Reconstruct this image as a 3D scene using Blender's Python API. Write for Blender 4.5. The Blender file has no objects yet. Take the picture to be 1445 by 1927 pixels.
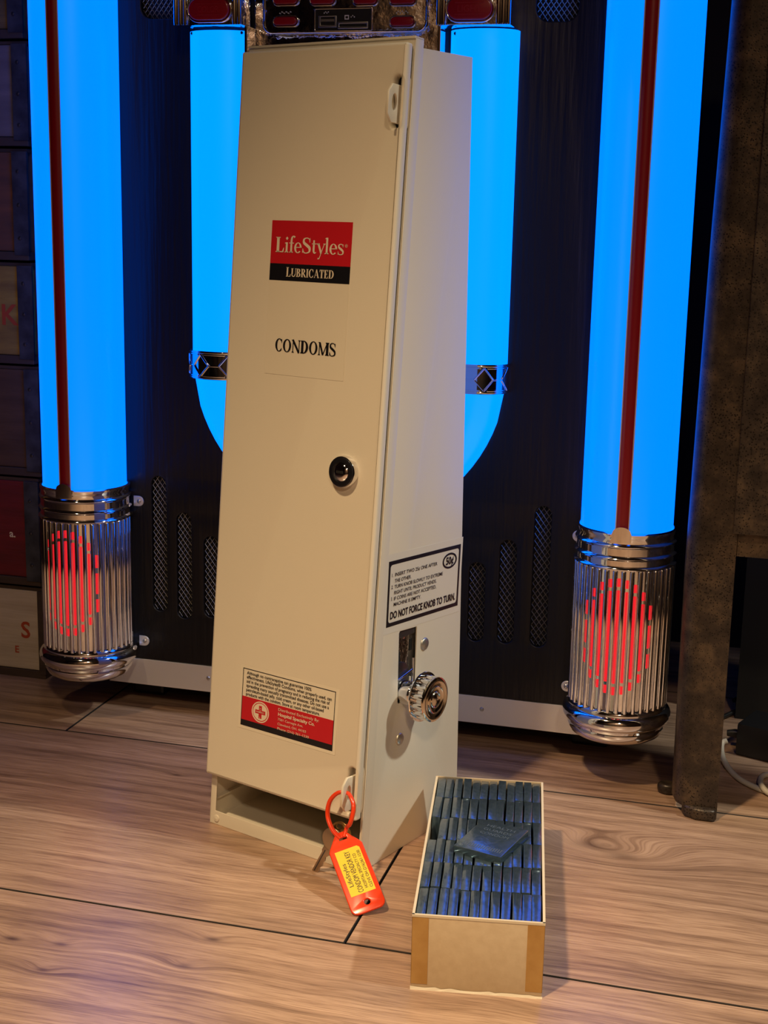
import bpy, bmesh, math, random
from mathutils import Matrix, Vector
random.seed(7)
sc = bpy.context.scene
COL = sc.collection
# ------------------------------------------------------------------ camera
W, H = 1445, 1927
FPX, PITCH, ROLL, CAMH = 2629.8, 0.2122, 0.0205, 0.5639
cam = bpy.data.objects.new('camera', bpy.data.cameras.new('camera'))
COL.objects.link(cam)
cam.data.sensor_fit = 'VERTICAL'; cam.data.sensor_height = 36.0
cam.data.lens = FPX / H * 36.0
cam.data.clip_start = 0.01; cam.data.clip_end = 50
cam.matrix_world = Matrix.Translation((0, 0, CAMH)) @ Matrix.Rotation(math.pi/2 - PITCH, 4, 'X') @ Matrix.Rotation(ROLL, 4, 'Z')
sc.camera = cam
# ------------------------------------------------------------------ world, lamps, exposure
wd = bpy.data.worlds.new('world'); sc.world = wd; wd.use_nodes = True
wd.node_tree.nodes['Background'].inputs[0].default_value = (0.9, 0.75, 0.6, 1)
wd.node_tree.nodes['Background'].inputs[1].default_value = 0.02
vs = sc.view_settings
vs.view_transform = 'Standard'; vs.look = 'None'; vs.gamma = 1; vs.use_curve_mapping = False
vs.exposure = 0.0
def spot(name, loc, target, radius, power, color, angle, blend):
    l = bpy.data.lights.new(name, 'SPOT'); l.shadow_soft_size = radius; l.energy = power; l.color = color
    l.spot_size = math.radians(angle); l.spot_blend = blend
    o = bpy.data.objects.new(name, l); COL.objects.link(o)
    o.location = loc
    o.rotation_euler = (Vector(target) - Vector(loc)).to_track_quat('-Z', 'Y').to_euler()
    return o
spot('ceiling_lamp', (-0.75, 0.05, 2.35), (0.0, 0.58, 0.0), 0.07, 255, (1.0, 0.70, 0.38), 47, 1.0)
spot('ceiling_lamp', (1.70, 0.55, 2.25), (0.22, 0.86, 0.0), 0.06, 150, (1.0, 0.99, 0.84), 42, 1.0)
spot('ceiling_lamp', (0.2, -1.9, 2.35), (0.0, 0.55, 0.0), 0.10, 92, (1.0, 0.74, 0.47), 50, 1.0)
spot('ceiling_lamp', (0.3, -1.2, 2.35), (-0.6, -3.2, 0.7), 0.10, 230, (1.0, 0.75, 0.50), 110, 1.0)  # extra lamp, added to light the wall that the chrome reflects

# ------------------------------------------------------------------ frames
JYAW = -0.2667
JM = Matrix.Translation((-0.0441, 1.4227, 0)) @ Matrix.Rotation(JYAW, 4, 'Z')     # jukebox frame
MA = 0.6134
MO = Vector((-0.0154, 1.1202, 0))
MM = Matrix.Translation(MO) @ Matrix.Rotation(-MA, 4, 'Z')                        # vending machine frame
SF, SB, DB, MW, MH = 0.0573, 0.0139, 0.1584, 0.1739, 0.70
TH = math.atan(SF/MH)
TILT = Matrix.Rotation(-TH, 4, 'X')                                               # sloped door plane
# ------------------------------------------------------------------ materials
MATS = {}
def nd(nt, t, **kw):
    n = nt.nodes.new(t)
    for k, v in kw.items(): setattr(n, k, v)
    return n
def mat(name, color=(0.5,0.5,0.5), rough=0.5, metal=0.0, coat=0.0, spec=0.5, emit=None, estr=0.0, bump=None, var=None, trans=0.0):
    """principled material; bump=(scale,strength,distance[,stretch]); var=(scale, second colour[, stretch])"""
    m = bpy.data.materials.new(name); m.use_nodes = True; MATS[name] = m
    nt = m.node_tree; b = nt.nodes['Principled BSDF']
    b.inputs['Base Color'].default_value = (*color, 1); b.inputs['Roughness'].default_value = rough
    b.inputs['Metallic'].default_value = metal; b.inputs['Coat Weight'].default_value = coat
    b.inputs['Coat Roughness'].default_value = 0.08
    b.inputs['Specular IOR Level'].default_value = spec
    b.inputs['Transmission Weight'].default_value = trans
    if emit:
        b.inputs['Emission Color'].default_value = (*emit, 1); b.inputs['Emission Strength'].default_value = estr
    tc = nd(nt, 'ShaderNodeTexCoord')
    def vec(st):
        mp = nd(nt, 'ShaderNodeMapping'); mp.inputs['Scale'].default_value = st
        nt.links.new(tc.outputs['Object'], mp.inputs['Vector']); return mp.outputs['Vector']
    if bump:
        n = nd(nt, 'ShaderNodeTexNoise'); n.inputs['Scale'].default_value = bump[0]; n.inputs['Detail'].default_value = 4
        nt.links.new(vec(bump[3] if len(bump) > 3 else (1,1,1)), n.inputs['Vector'])
        bp = nd(nt, 'ShaderNodeBump'); bp.inputs['Strength'].default_value = bump[1]; bp.inputs['Distance'].default_value = bump[2]
        nt.links.new(n.outputs['Fac'], bp.inputs['Height']); nt.links.new(bp.outputs['Normal'], b.inputs['Normal'])
    if var:
        n = nd(nt, 'ShaderNodeTexNoise'); n.inputs['Scale'].default_value = var[0]; n.inputs['Detail'].default_value = 6
        nt.links.new(vec(var[2] if len(var) > 2 else (1,1,1)), n.inputs['Vector'])
        r = nd(nt, 'ShaderNodeValToRGB'); r.color_ramp.elements[0].position = 0.35; r.color_ramp.elements[1].position = 0.68
        r.color_ramp.elements[0].color = (*color, 1); r.color_ramp.elements[1].color = (*var[1], 1)
        nt.links.new(n.outputs['Fac'], r.inputs['Fac']); nt.links.new(r.outputs['Color'], b.inputs['Base Color'])
    return m
CREAM = mat('cream_paint', (0.76,0.70,0.58), 0.42, bump=(900,0.12,0.0004), spec=0.4)
CREAMST = mat('cream_label', (0.79,0.73,0.60), 0.3)
CHROME = mat('chrome', (0.82,0.82,0.84), 0.06, 1.0)
CHROMEW = mat('wavy_chrome', (0.72,0.72,0.76), 0.10, 1.0, bump=(45,0.35,0.006))
STEEL = mat('brushed_steel', (0.80,0.79,0.78), 0.34, 0.55, bump=(60,0.05,0.001,(1,40,40)))
ZINC = mat('zinc', (0.55,0.55,0.53), 0.35, 1.0)
DARKM = mat('dark_metal', (0.10,0.10,0.11), 0.35, 0.8)
BRASS = mat('brass', (0.52,0.36,0.14), 0.28, 1.0, var=(60,(0.30,0.20,0.10)))
KEYM = mat('worn_key_metal', (0.50,0.40,0.30), 0.33, 1.0)
RED = mat('label_red', (0.56,0.012,0.022), 0.35)
INK = mat('label_black', (0.008,0.008,0.012), 0.35)
PALE = mat('label_pale', (0.80,0.70,0.55), 0.4)
WHITE = mat('mark_white', (0.75,0.75,0.75), 0.4)
PRED = mat('pilaster_red', (0.22,0.004,0.012), 0.3, coat=0.3)
BTN = mat('button_red', (0.30,0.006,0.018), 0.25, coat=0.4)
BTNL = mat('button_emboss', (0.36,0.015,0.03), 0.3)
BLACKW = mat('black_stained_wood', (0.0035,0.0035,0.005), 0.42, bump=(30,0.35,0.002,(6,1,0.35)), spec=0.4)
BLACK = mat('black_plastic', (0.012,0.012,0.013), 0.4)
VOID = mat('opening_shade', (0.003,0.003,0.003), 0.8)  # near-black colour stands in for the shade inside openings
MESHW = mat('brass_wire', (0.62,0.56,0.42), 0.35, 1.0)
BLUE = mat('blue_light_tube', (0.0,0.02,0.06), 0.25, emit=(0.0,0.122,1.0), estr=2.35)
BLUE2 = mat('cyan_light_tube', (0.0,0.02,0.06), 0.25, emit=(0.0,0.165,1.0), estr=2.35)
REDG = mat('red_glow', (0.3,0.0,0.005), 0.4, emit=(1.0,0.018,0.03), estr=0.75)
ORANGE = mat('orange_plastic', (0.86,0.055,0.012), 0.25, coat=0.3)
YELLOW = mat('yellow_label', (0.85,0.60,0.01), 0.45)
KRAFT = mat('chipboard', (0.62,0.49,0.325), 0.8, bump=(500,0.15,0.0004), var=(160,(0.57,0.44,0.285)))
TAPE = mat('amber_tape', (0.42,0.225,0.06), 0.3, var=(60,(0.50,0.29,0.09)))
PAPER = mat('cut_card_edge', (0.72,0.62,0.46), 0.8)
FOIL = mat('dark_blue_film', (0.10,0.165,0.22), 0.22, 0.75, coat=0.7, bump=(75,0.16,0.0025), var=(260,(0.17,0.24,0.31)))
FOILP = mat('film_print', (0.085,0.115,0.155), 0.35)
CABLEW = mat('white_cable', (0.62,0.58,0.50), 0.45)
WALL = mat('brown_wall', (0.10,0.065,0.04), 0.7, var=(2.5,(0.16,0.10,0.06)))
WALLD = mat('dark_wall', (0.012,0.010,0.010), 0.8)
REFLB = mat('reflect_board_wood', (0.22,0.12,0.055), 0.5, var=(5,(0.12,0.07,0.035),(1,1,0.1)))
CEIL = mat('ceiling_paint', (0.10,0.09,0.08), 0.8)

def rust_mat():
    m = bpy.data.materials.new('rusty_iron'); m.use_nodes = True
    nt = m.node_tree; b = nt.nodes['Principled BSDF']; L = nt.links.new
    tc = nd(nt,'ShaderNodeTexCoord')
    n = nd(nt,'ShaderNodeTexNoise'); n.inputs['Scale'].default_value = 38; n.inputs['Detail'].default_value = 9; n.inputs['Roughness'].default_value = 0.7
    L(tc.outputs['Object'], n.inputs['Vector'])
    r = nd(nt,'ShaderNodeValToRGB'); e = r.color_ramp.elements
    e[0].position = 0.3; e[0].color = (0.012,0.009,0.008,1); e[1].position = 0.72; e[1].color = (0.125,0.085,0.052,1)
    x = r.color_ramp.elements.new(0.5); x.color = (0.046,0.033,0.025,1)
    L(n.outputs['Fac'], r.inputs['Fac'])
    v = nd(nt,'ShaderNodeTexVoronoi'); v.inputs['Scale'].default_value = 420; L(tc.outputs['Object'], v.inputs['Vector'])
    n2 = nd(nt,'ShaderNodeTexNoise'); n2.inputs['Scale'].default_value = 14; L(tc.outputs['Object'], n2.inputs['Vector'])
    md = nd(nt,'ShaderNodeMath', operation='MULTIPLY_ADD'); L(n2.outputs['Fac'], md.inputs[0]); md.inputs[1].default_value = -0.45; L(v.outputs['Distance'], md.inputs[2])
    r2 = nd(nt,'ShaderNodeValToRGB'); r2.color_ramp.elements[0].position = 0.0; r2.color_ramp.elements[1].position = 0.08
    r2.color_ramp.elements[0].color = (0.12,0.09,0.08,1); r2.color_ramp.elements[1].color = (1,1,1,1)
    L(md.outputs[0], r2.inputs['Fac'])
    mx = nd(nt,'ShaderNodeMix', data_type='RGBA', blend_type='MULTIPLY'); mx.inputs['Factor'].default_value = 1
    L(r.outputs['Color'], mx.inputs['A']); L(r2.outputs['Color'], mx.inputs['B']); L(mx.outputs['Result'], b.inputs['Base Color'])
    bp = nd(nt,'ShaderNodeBump'); bp.inputs['Strength'].default_value = 0.5; bp.inputs['Distance'].default_value = 0.002
    L(mx.outputs['Result'], bp.inputs['Height']); L(bp.outputs['Normal'], b.inputs['Normal'])
    b.inputs['Roughness'].default_value = 0.36; b.inputs['Metallic'].default_value = 0.3
    return m
RUST = rust_mat()

def wood_floor_mat():
    m = bpy.data.materials.new('oak_laminate'); m.use_nodes = True
    nt = m.node_tree; b = nt.nodes['Principled BSDF']; L = nt.links.new
    tc = nd(nt,'ShaderNodeTexCoord'); oi = nd(nt,'ShaderNodeObjectInfo'); geo = nd(nt,'ShaderNodeNewGeometry')
    off = nd(nt,'ShaderNodeVectorMath', operation='SCALE'); off.inputs[0].default_value = (3.1, 1.7, 5.3)
    L(oi.outputs['Random'], off.inputs['Scale'])
    add = nd(nt,'ShaderNodeVectorMath', operation='ADD'); L(tc.outputs['Object'], add.inputs[0]); L(off.outputs[0], add.inputs[1])
    vec = add.outputs[0]
    # knots bend the grain round them: (world x, y, size, darkness)
    knots = [(0.198,1.187,0.020,0.55),(0.222,1.165,0.016,0.6),(-0.285,1.000,0.007,0.9),(-0.245,0.993,0.006,0.7),(-0.128,1.005,0.006,0.8),(-0.145,0.965,0.006,0.6),(-0.25,0.955,0.005,0.7),(-0.205,1.33,0.004,0.8)]
    disp = None; dark = None
    for kx, ky, s, dk in knots:
        d = nd(nt,'ShaderNodeVectorMath', operation='SUBTRACT'); L(geo.outputs['Position'], d.inputs[0]); d.inputs[1].default_value = (kx,ky,0)
        rr = nd(nt,'ShaderNodeVectorRotate'); rr.inputs['Angle'].default_value = 0.2625; rr.rotation_type = 'Z_AXIS'; L(d.outputs[0], rr.inputs['Vector'])
        sc_ = nd(nt,'ShaderNodeVectorMath', operation='MULTIPLY'); L(rr.outputs[0], sc_.inputs[0]); sc_.inputs[1].default_value = (0.45/s, 1.0/s, 0)
        ln = nd(nt,'ShaderNodeVectorMath', operation='LENGTH'); L(sc_.outputs[0], ln.inputs[0])
        g = nd(nt,'ShaderNodeMath', operation='MULTIPLY'); L(ln.outputs['Value'], g.inputs[0]); L(ln.outputs['Value'], g.inputs[1])
        g1 = nd(nt,'ShaderNodeMath', operation='MULTIPLY'); L(g.outputs[0], g1.inputs[0]); g1.inputs[1].default_value = -0.35
        ex = nd(nt,'ShaderNodeMath', operation='EXPONENT'); L(g1.outputs[0], ex.inputs[0])
        p = nd(nt,'ShaderNodeMath', operation='MULTIPLY'); L(ex.outputs[0], p.inputs[0]); p.inputs[1].default_value = s*1.6
        q1 = nd(nt,'ShaderNodeMath', operation='MULTIPLY'); L(g.outputs[0], q1.inputs[0]); q1.inputs[1].default_value = -4.0
        q2 = nd(nt,'ShaderNodeMath', operation='EXPONENT'); L(q1.outputs[0], q2.inputs[0])
        q = nd(nt,'ShaderNodeMath', operation='MULTIPLY'); L(q2.outputs[0], q.inputs[0]); q.inputs[1].default_value = dk
        if disp is None: disp, dark = p.outputs[0], q.outputs[0]
        else:
            a1 = nd(nt,'ShaderNodeMath', operation='ADD'); L(disp, a1.inputs[0]); L(p.outputs[0], a1.inputs[1]); disp = a1.outputs[0]
            a2 = nd(nt,'ShaderNodeMath', operation='ADD'); L(dark, a2.inputs[0]); L(q.outputs[0], a2.inputs[1]); dark = a2.outputs[0]
    cmb = nd(nt,'ShaderNodeCombineXYZ'); L(disp, cmb.inputs['Y'])
    # slow waviness of the grain
    wn = nd(nt,'ShaderNodeTexNoise'); wn.inputs['Scale'].default_value = 5; wn.inputs['Detail'].default_value = 2; L(vec, wn.inputs['Vector'])
    wv = nd(nt,'ShaderNodeMath', operation='MULTIPLY'); L(wn.outputs['Fac'], wv.inputs[0]); wv.inputs[1].default_value = 0.022
    cm2 = nd(nt,'ShaderNodeCombineXYZ'); L(wv.outputs[0], cm2.inputs['Y'])
    s1 = nd(nt,'ShaderNodeVectorMath', operation='ADD'); L(vec, s1.inputs[0]); L(cmb.outputs[0], s1.inputs[1])
    s2 = nd(nt,'ShaderNodeVectorMath', operation='ADD'); L(s1.outputs[0], s2.inputs[0]); L(cm2.outputs[0], s2.inputs[1])
    gv = s2.outputs[0]
    def stretched(sx, sy, scale, detail, rough=0.55):
        mp = nd(nt,'ShaderNodeVectorMath', operation='MULTIPLY'); L(gv, mp.inputs[0]); mp.inputs[1].default_value = (sx, sy, 1)
        n = nd(nt,'ShaderNodeTexNoise'); n.inputs['Scale'].default_value = scale; n.inputs['Detail'].default_value = detail; n.inputs['Roughness'].default_value = rough
        L(mp.outputs[0], n.inputs['Vector']); return n.outputs['Fac']
    n1 = stretched(1.3, 30, 3.2, 7, 0.62)
    n2 = stretched(5, 150, 6, 4, 0.6)
    n3 = stretched(2.0, 4.0, 2.0, 3)
    r = nd(nt,'ShaderNodeValToRGB'); e = r.color_ramp.elements
    e[0].position = 0.30; e[0].color = (0.235,0.145,0.098,1); e[1].position = 0.72; e[1].color = (0.64,0.44,0.31,1)
    x = e.new(0.5); x.color = (0.465,0.305,0.210,1)
    L(n1, r.inputs['Fac'])
    r2 = nd(nt,'ShaderNodeValToRGB'); e = r2.color_ramp.elements
    e[0].position = 0.33; e[0].color = (0.52,0.46,0.43,1); e[1].position = 0.55; e[1].color = (1,1,1,1)
    L(n2, r2.inputs['Fac'])
    mx = nd(nt,'ShaderNodeMix', data_type='RGBA', blend_type='MULTIPLY'); mx.inputs['Factor'].default_value = 0.8
    L(r.outputs['Color'], mx.inputs['A']); L(r2.outputs['Color'], mx.inputs['B'])
    r3 = nd(nt,'ShaderNodeValToRGB'); e = r3.color_ramp.elements
    e[0].position = 0.3; e[0].color = (0.82,0.80,0.80,1); e[1].position = 0.7; e[1].color = (1.1,1.08,1.05,1)
    L(n3, r3.inputs['Fac'])
    mx2 = nd(nt,'ShaderNodeMix', data_type='RGBA', blend_type='MULTIPLY'); mx2.inputs['Factor'].default_value = 1
    L(mx.outputs['Result'], mx2.inputs['A']); L(r3.outputs['Color'], mx2.inputs['B'])
    mx3 = nd(nt,'ShaderNodeMix', data_type='RGBA'); L(dark, mx3.inputs['Factor']); L(mx2.outputs['Result'], mx3.inputs['A']); mx3.inputs['B'].default_value = (0.075,0.04,0.028,1)
    L(mx3.outputs['Result'], b.inputs['Base Color'])
    bp = nd(nt,'ShaderNodeBump'); bp.inputs['Strength'].default_value = 0.15; bp.inputs['Distance'].default_value = 0.0004
    L(n2, bp.inputs['Height']); L(bp.outputs['Normal'], b.inputs['Normal'])
    b.inputs['Roughness'].default_value = 0.31; b.inputs['Specular IOR Level'].default_value = 1.0
    return m
OAK = wood_floor_mat()

# ------------------------------------------------------------------ mesh helpers
class MB:
    def __init__(s): s.v = []; s.f = []
    def add(s, vs_, fs):
        n = len(s.v); s.v += [tuple(v) for v in vs_]; s.f += [tuple(i+n for i in f) for f in fs]; return s
    def box(s, x0, x1, y0, y1, z0, z1):
        return s.add([(x0,y0,z0),(x1,y0,z0),(x1,y1,z0),(x0,y1,z0),(x0,y0,z1),(x1,y0,z1),(x1,y1,z1),(x0,y1,z1)],
                     [(0,3,2,1),(4,5,6,7),(0,1,5,4),(1,2,6,5),(2,3,7,6),(3,0,4,7)])
    def hexa(s, p):   # 8 corners, bottom 4 ccw then top 4
        return s.add(p, [(0,3,2,1),(4,5,6,7),(0,1,5,4),(1,2,6,5),(2,3,7,6),(3,0,4,7)])
    def lathe(s, prof, n=48, a0=0.0, a1=2*math.pi, cx=0, cy=0):
        closed = abs(a1-a0-2*math.pi) < 1e-6; k = n if closed else n+1; base = len(s.v)
        for i in range(k):
            a = a0 + (a1-a0)*i/n
            for r, z in prof: s.v.append((cx+r*math.cos(a), cy+r*math.sin(a), z))
        m = len(prof)
        for i in range(n):
            j = (i+1) % k
            for t in range(m-1):
                s.f.append((base+i*m+t, base+j*m+t, base+j*m+t+1, base+i*m+t+1))
        return s
    def tube(s, pts, r, n=8, closed=False, flat=1.0):
        pts = [Vector(p) for p in pts]; base = len(s.v); N = len(pts)
        up = None
        for i, p in enumerate(pts):
            d = ((pts[(i+1) % N] - pts[i-1]) if closed else (pts[min(i+1,N-1)] - pts[max(i-1,0)])).normalized()
            if up is None:
                up = Vector((0,0,1)) if abs(d.z) < 0.9 else Vector((0,1,0))
            a = d.cross(up).normalized(); b_ = a.cross(d).normalized(); up = b_
            rr = r[i] if isinstance(r, (list,tuple)) else r
            for k in range(n):
                t = 2*math.pi*k/n; s.v.append(tuple(p + a*math.cos(t)*rr + b_*math.sin(t)*rr*flat))
        for i in range(N if closed else N-1):
            j = (i+1) % N
            for k in range(n):
                k2 = (k+1) % n; s.f.append((base+i*n+k, base+i*n+k2, base+j*n+k2, base+j*n+k))
        if not closed:
            s.f.append(tuple(base+k for k in range(n))[::-1]); s.f.append(tuple(base+(N-1)*n+k for k in range(n)))
        return s
    def xf(s, M):
        s.v = [tuple(M @ Vector(v)) for v in s.v]; return s
    def mesh(s, name):
        me = bpy.data.meshes.new(name); me.from_pydata(s.v, [], s.f); me.update(); return me

def finish(me, smooth=None, fix=True):
    if fix:
        bm = bmesh.new(); bm.from_mesh(me)
        bmesh.ops.remove_doubles(bm, verts=bm.verts, dist=1e-7)
        bmesh.ops.recalc_face_normals(bm, faces=bm.faces); bm.to_mesh(me); bm.free()
    if smooth is not None:
        for p in me.polygons: p.use_smooth = True
        me.set_sharp_from_angle(angle=math.radians(smooth))
    me.update(); return me
def bevel(me, w, seg=2):
    bm = bmesh.new(); bm.from_mesh(me)
    bmesh.ops.recalc_face_normals(bm, faces=bm.faces)
    bmesh.ops.bevel(bm, geom=list(bm.edges), offset=w, segments=seg, affect='EDGES', profile=0.6)
    bm.to_mesh(me); bm.free(); return me
def obj(name, me, material, parent=None, M=None, smooth=None, bev=None, label=None):
    if isinstance(me, MB): me = me.mesh(name)
    finish(me, None)
    if bev: bevel(me, bev)
    if smooth is not None: finish(me, smooth, False)
    if material is not None and not me.materials: me.materials.append(material)
    o = bpy.data.objects.new(name, me); COL.objects.link(o)
    if parent is not None: o.parent = parent
    if M is not None: o.matrix_local = M
    if label: o['label'] = label
    return o
def inst(name, me, parent=None, M=None):
    o = bpy.data.objects.new(name, me); COL.objects.link(o)
    if parent is not None: o.parent = parent
    if M is not None: o.matrix_local = M
    return o
def empty(name, M):
    o = bpy.data.objects.new(name, None); COL.objects.link(o); o.matrix_world = M; o.empty_display_size = 0.02; return o
def tag(o, label, cat, group=None):
    o['label'] = label; o['category'] = cat
    if group: o['group'] = group
    return o
FRONT = Matrix(((1,0,0,0),(0,0,-1,0),(0,1,0,0),(0,0,0,1)))     # (u,v,out) -> (x,-out,z)
SIDE = Matrix(((0,0,1,0),(1,0,0,0),(0,1,0,0),(0,0,0,1)))       # (u,v,out) -> (out,u,v)
def T(x, y, z=0): return Matrix.Translation((x, y, z))
def plate_mesh(name, loops, z0, z1, bev=0.0, M=None):
    """flat plate with holes in the uv plane from z0 to z1, rounded edges of radius bev"""
    cu = bpy.data.curves.new(name, 'CURVE'); cu.dimensions = '2D'; cu.fill_mode = 'BOTH'
    cu.extrude = max((z1-z0)/2 - bev, 0); cu.bevel_depth = bev; cu.bevel_resolution = 2; cu.offset = -bev
    for lp in loops:
        sp = cu.splines.new('POLY'); sp.points.add(len(lp)-1); sp.use_cyclic_u = True
        for p, q in zip(sp.points, lp): p.co = (q[0], q[1], 0, 1)
    tmp = bpy.data.objects.new(name, cu)
    me = bpy.data.meshes.new_from_object(tmp); me.name = name
    bpy.data.objects.remove(tmp); bpy.data.curves.remove(cu)
    me.materials.clear()
    me.transform((M or Matrix()) @ T(0, 0, (z0+z1)/2))
    return me
def rect(x0, x1, y0, y1, r=0.0, n=5):
    if r <= 0: return [(x0,y0),(x1,y0),(x1,y1),(x0,y1)]
    out = []
    for cx, cy, a in ((x1-r,y0+r,-90),(x1-r,y1-r,0),(x0+r,y1-r,90),(x0+r,y0+r,180)):
        for k in range(n+1):
            t = math.radians(a + 90*k/n); out.append((cx+r*math.cos(t), cy+r*math.sin(t)))
    return out
def ell(cx, cy, rx, ry, n=32): return [(cx+rx*math.cos(2*math.pi*k/n), cy+ry*math.sin(2*math.pi*k/n)) for k in range(n)]
def stad(cx, cy, w, h, n=8):
    r = min(w,h)/2 - 1e-6; return rect(cx-w/2, cx+w/2, cy-h/2, cy+h/2, r, n)
def text_mesh(body, x, y, cap, M, z=0.0, width=None, bold=0.0, align='LEFT', xs=1.0, shear=0.0):
    """sans lettering; baseline at (x,y), capital height cap, squeezed to width when given"""
    cu = bpy.data.curves.new('lettering', 'FONT'); cu.body = body; cu.align_x = 'LEFT'; cu.size = 1.0; cu.offset = bold; cu.resolution_u = 3; cu.shear = shear
    tmp = bpy.data.objects.new('lettering', cu); me = bpy.data.meshes.new_from_object(tmp)
    bpy.data.objects.remove(tmp); bpy.data.curves.remove(cu); me.materials.clear()
    xsn = [v.co.x for v in me.vertices]
    if not xsn: return me
    lo, hi = min(xsn), max(xsn); s = cap/0.70
    sx = (width/(hi-lo)) if width else s*xs
    x0 = x - (lo*sx if align == 'LEFT' else (lo+hi)/2*sx if align == 'CENTER' else hi*sx)
    me.transform(M @ T(x0, y, z) @ Matrix.Diagonal((sx, s, 1, 1)))
    return me
def join(meshes, name):
    bm = bmesh.new()
    for m in meshes: bm.from_mesh(m)
    me = bpy.data.meshes.new(name); bm.to_mesh(me); bm.free()
    for m in meshes: bpy.data.meshes.remove(m)
    return me

# ------------------------------------------------------------------ roman lettering drawn stroke by stroke
def spline(pts, n=8):
    out = []
    P = [pts[0]] + list(pts) + [pts[-1]]
    for i in range(1, len(P)-2):
        for k in range(n):
            t = k/n; a, b_, c, d = P[i-1], P[i], P[i+1], P[i+2]
            out.append(tuple(0.5*((2*b_[j]) + (c[j]-a[j])*t + (2*a[j]-5*b_[j]+4*c[j]-d[j])*t*t + (3*b_[j]-a[j]-3*c[j]+d[j])*t**3) for j in range(len(a))))
    out.append(tuple(P[-2])); return out
def stroke(pts):     # points (x, y, width)
    L_, R_ = [], []
    for i, (x, y, w) in enumerate(pts):
        a = pts[max(i-1,0)]; b_ = pts[min(i+1,len(pts)-1)]
        dx, dy = b_[0]-a[0], b_[1]-a[1]; l = math.hypot(dx,dy) or 1
        nx, ny = -dy/l*w/2, dx/l*w/2
        L_.append((x+nx,y+ny)); R_.append((x-nx,y-ny))
    return [[L_[i], L_[i+1], R_[i+1], R_[i]] for i in range(len(pts)-1)]
def q4(x0, y0, x1, y1): return [[(x0,y0),(x1,y0),(x1,y1),(x0,y1)]]
ST, HR, SR = 0.20, 0.065, 0.075
def serif(x, w, y, d, l=SR, r=SR):     # d=+1 foot, -1 head
    a, b_ = x-w/2-l, x+w/2+r
    return [[(a,y),(b_,y),(b_,y+d*0.03),(x+w/2,y+d*0.09),(x-w/2,y+d*0.09),(a,y+d*0.03)]]
def stem(x, w, y0, y1, foot=True, head=True):
    o = q4(x-w/2, y0, x+w/2, y1)
    if foot: o += serif(x, w, y0, 1)
    if head: o += serif(x, w, y1, -1)
    return o
def ring(cx, cy, rx, ry, a0, a1, tx=ST, ty=HR, n=28):
    out = []
    for i in range(n):
        t0 = math.radians(a0+(a1-a0)*i/n); t1 = math.radians(a0+(a1-a0)*(i+1)/n)
        f = lambda t: ((cx+rx*math.cos(t), cy+ry*math.sin(t)), (cx+(rx-tx)*math.cos(t), cy+(ry-ty)*math.sin(t)))
        p, q = f(t0); r, s_ = f(t1); out.append([p, r, s_, q])
    return out
def line(x0, y0, x1, y1, w): return stroke([(x0,y0,w),(x1,y1,w)])
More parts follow.
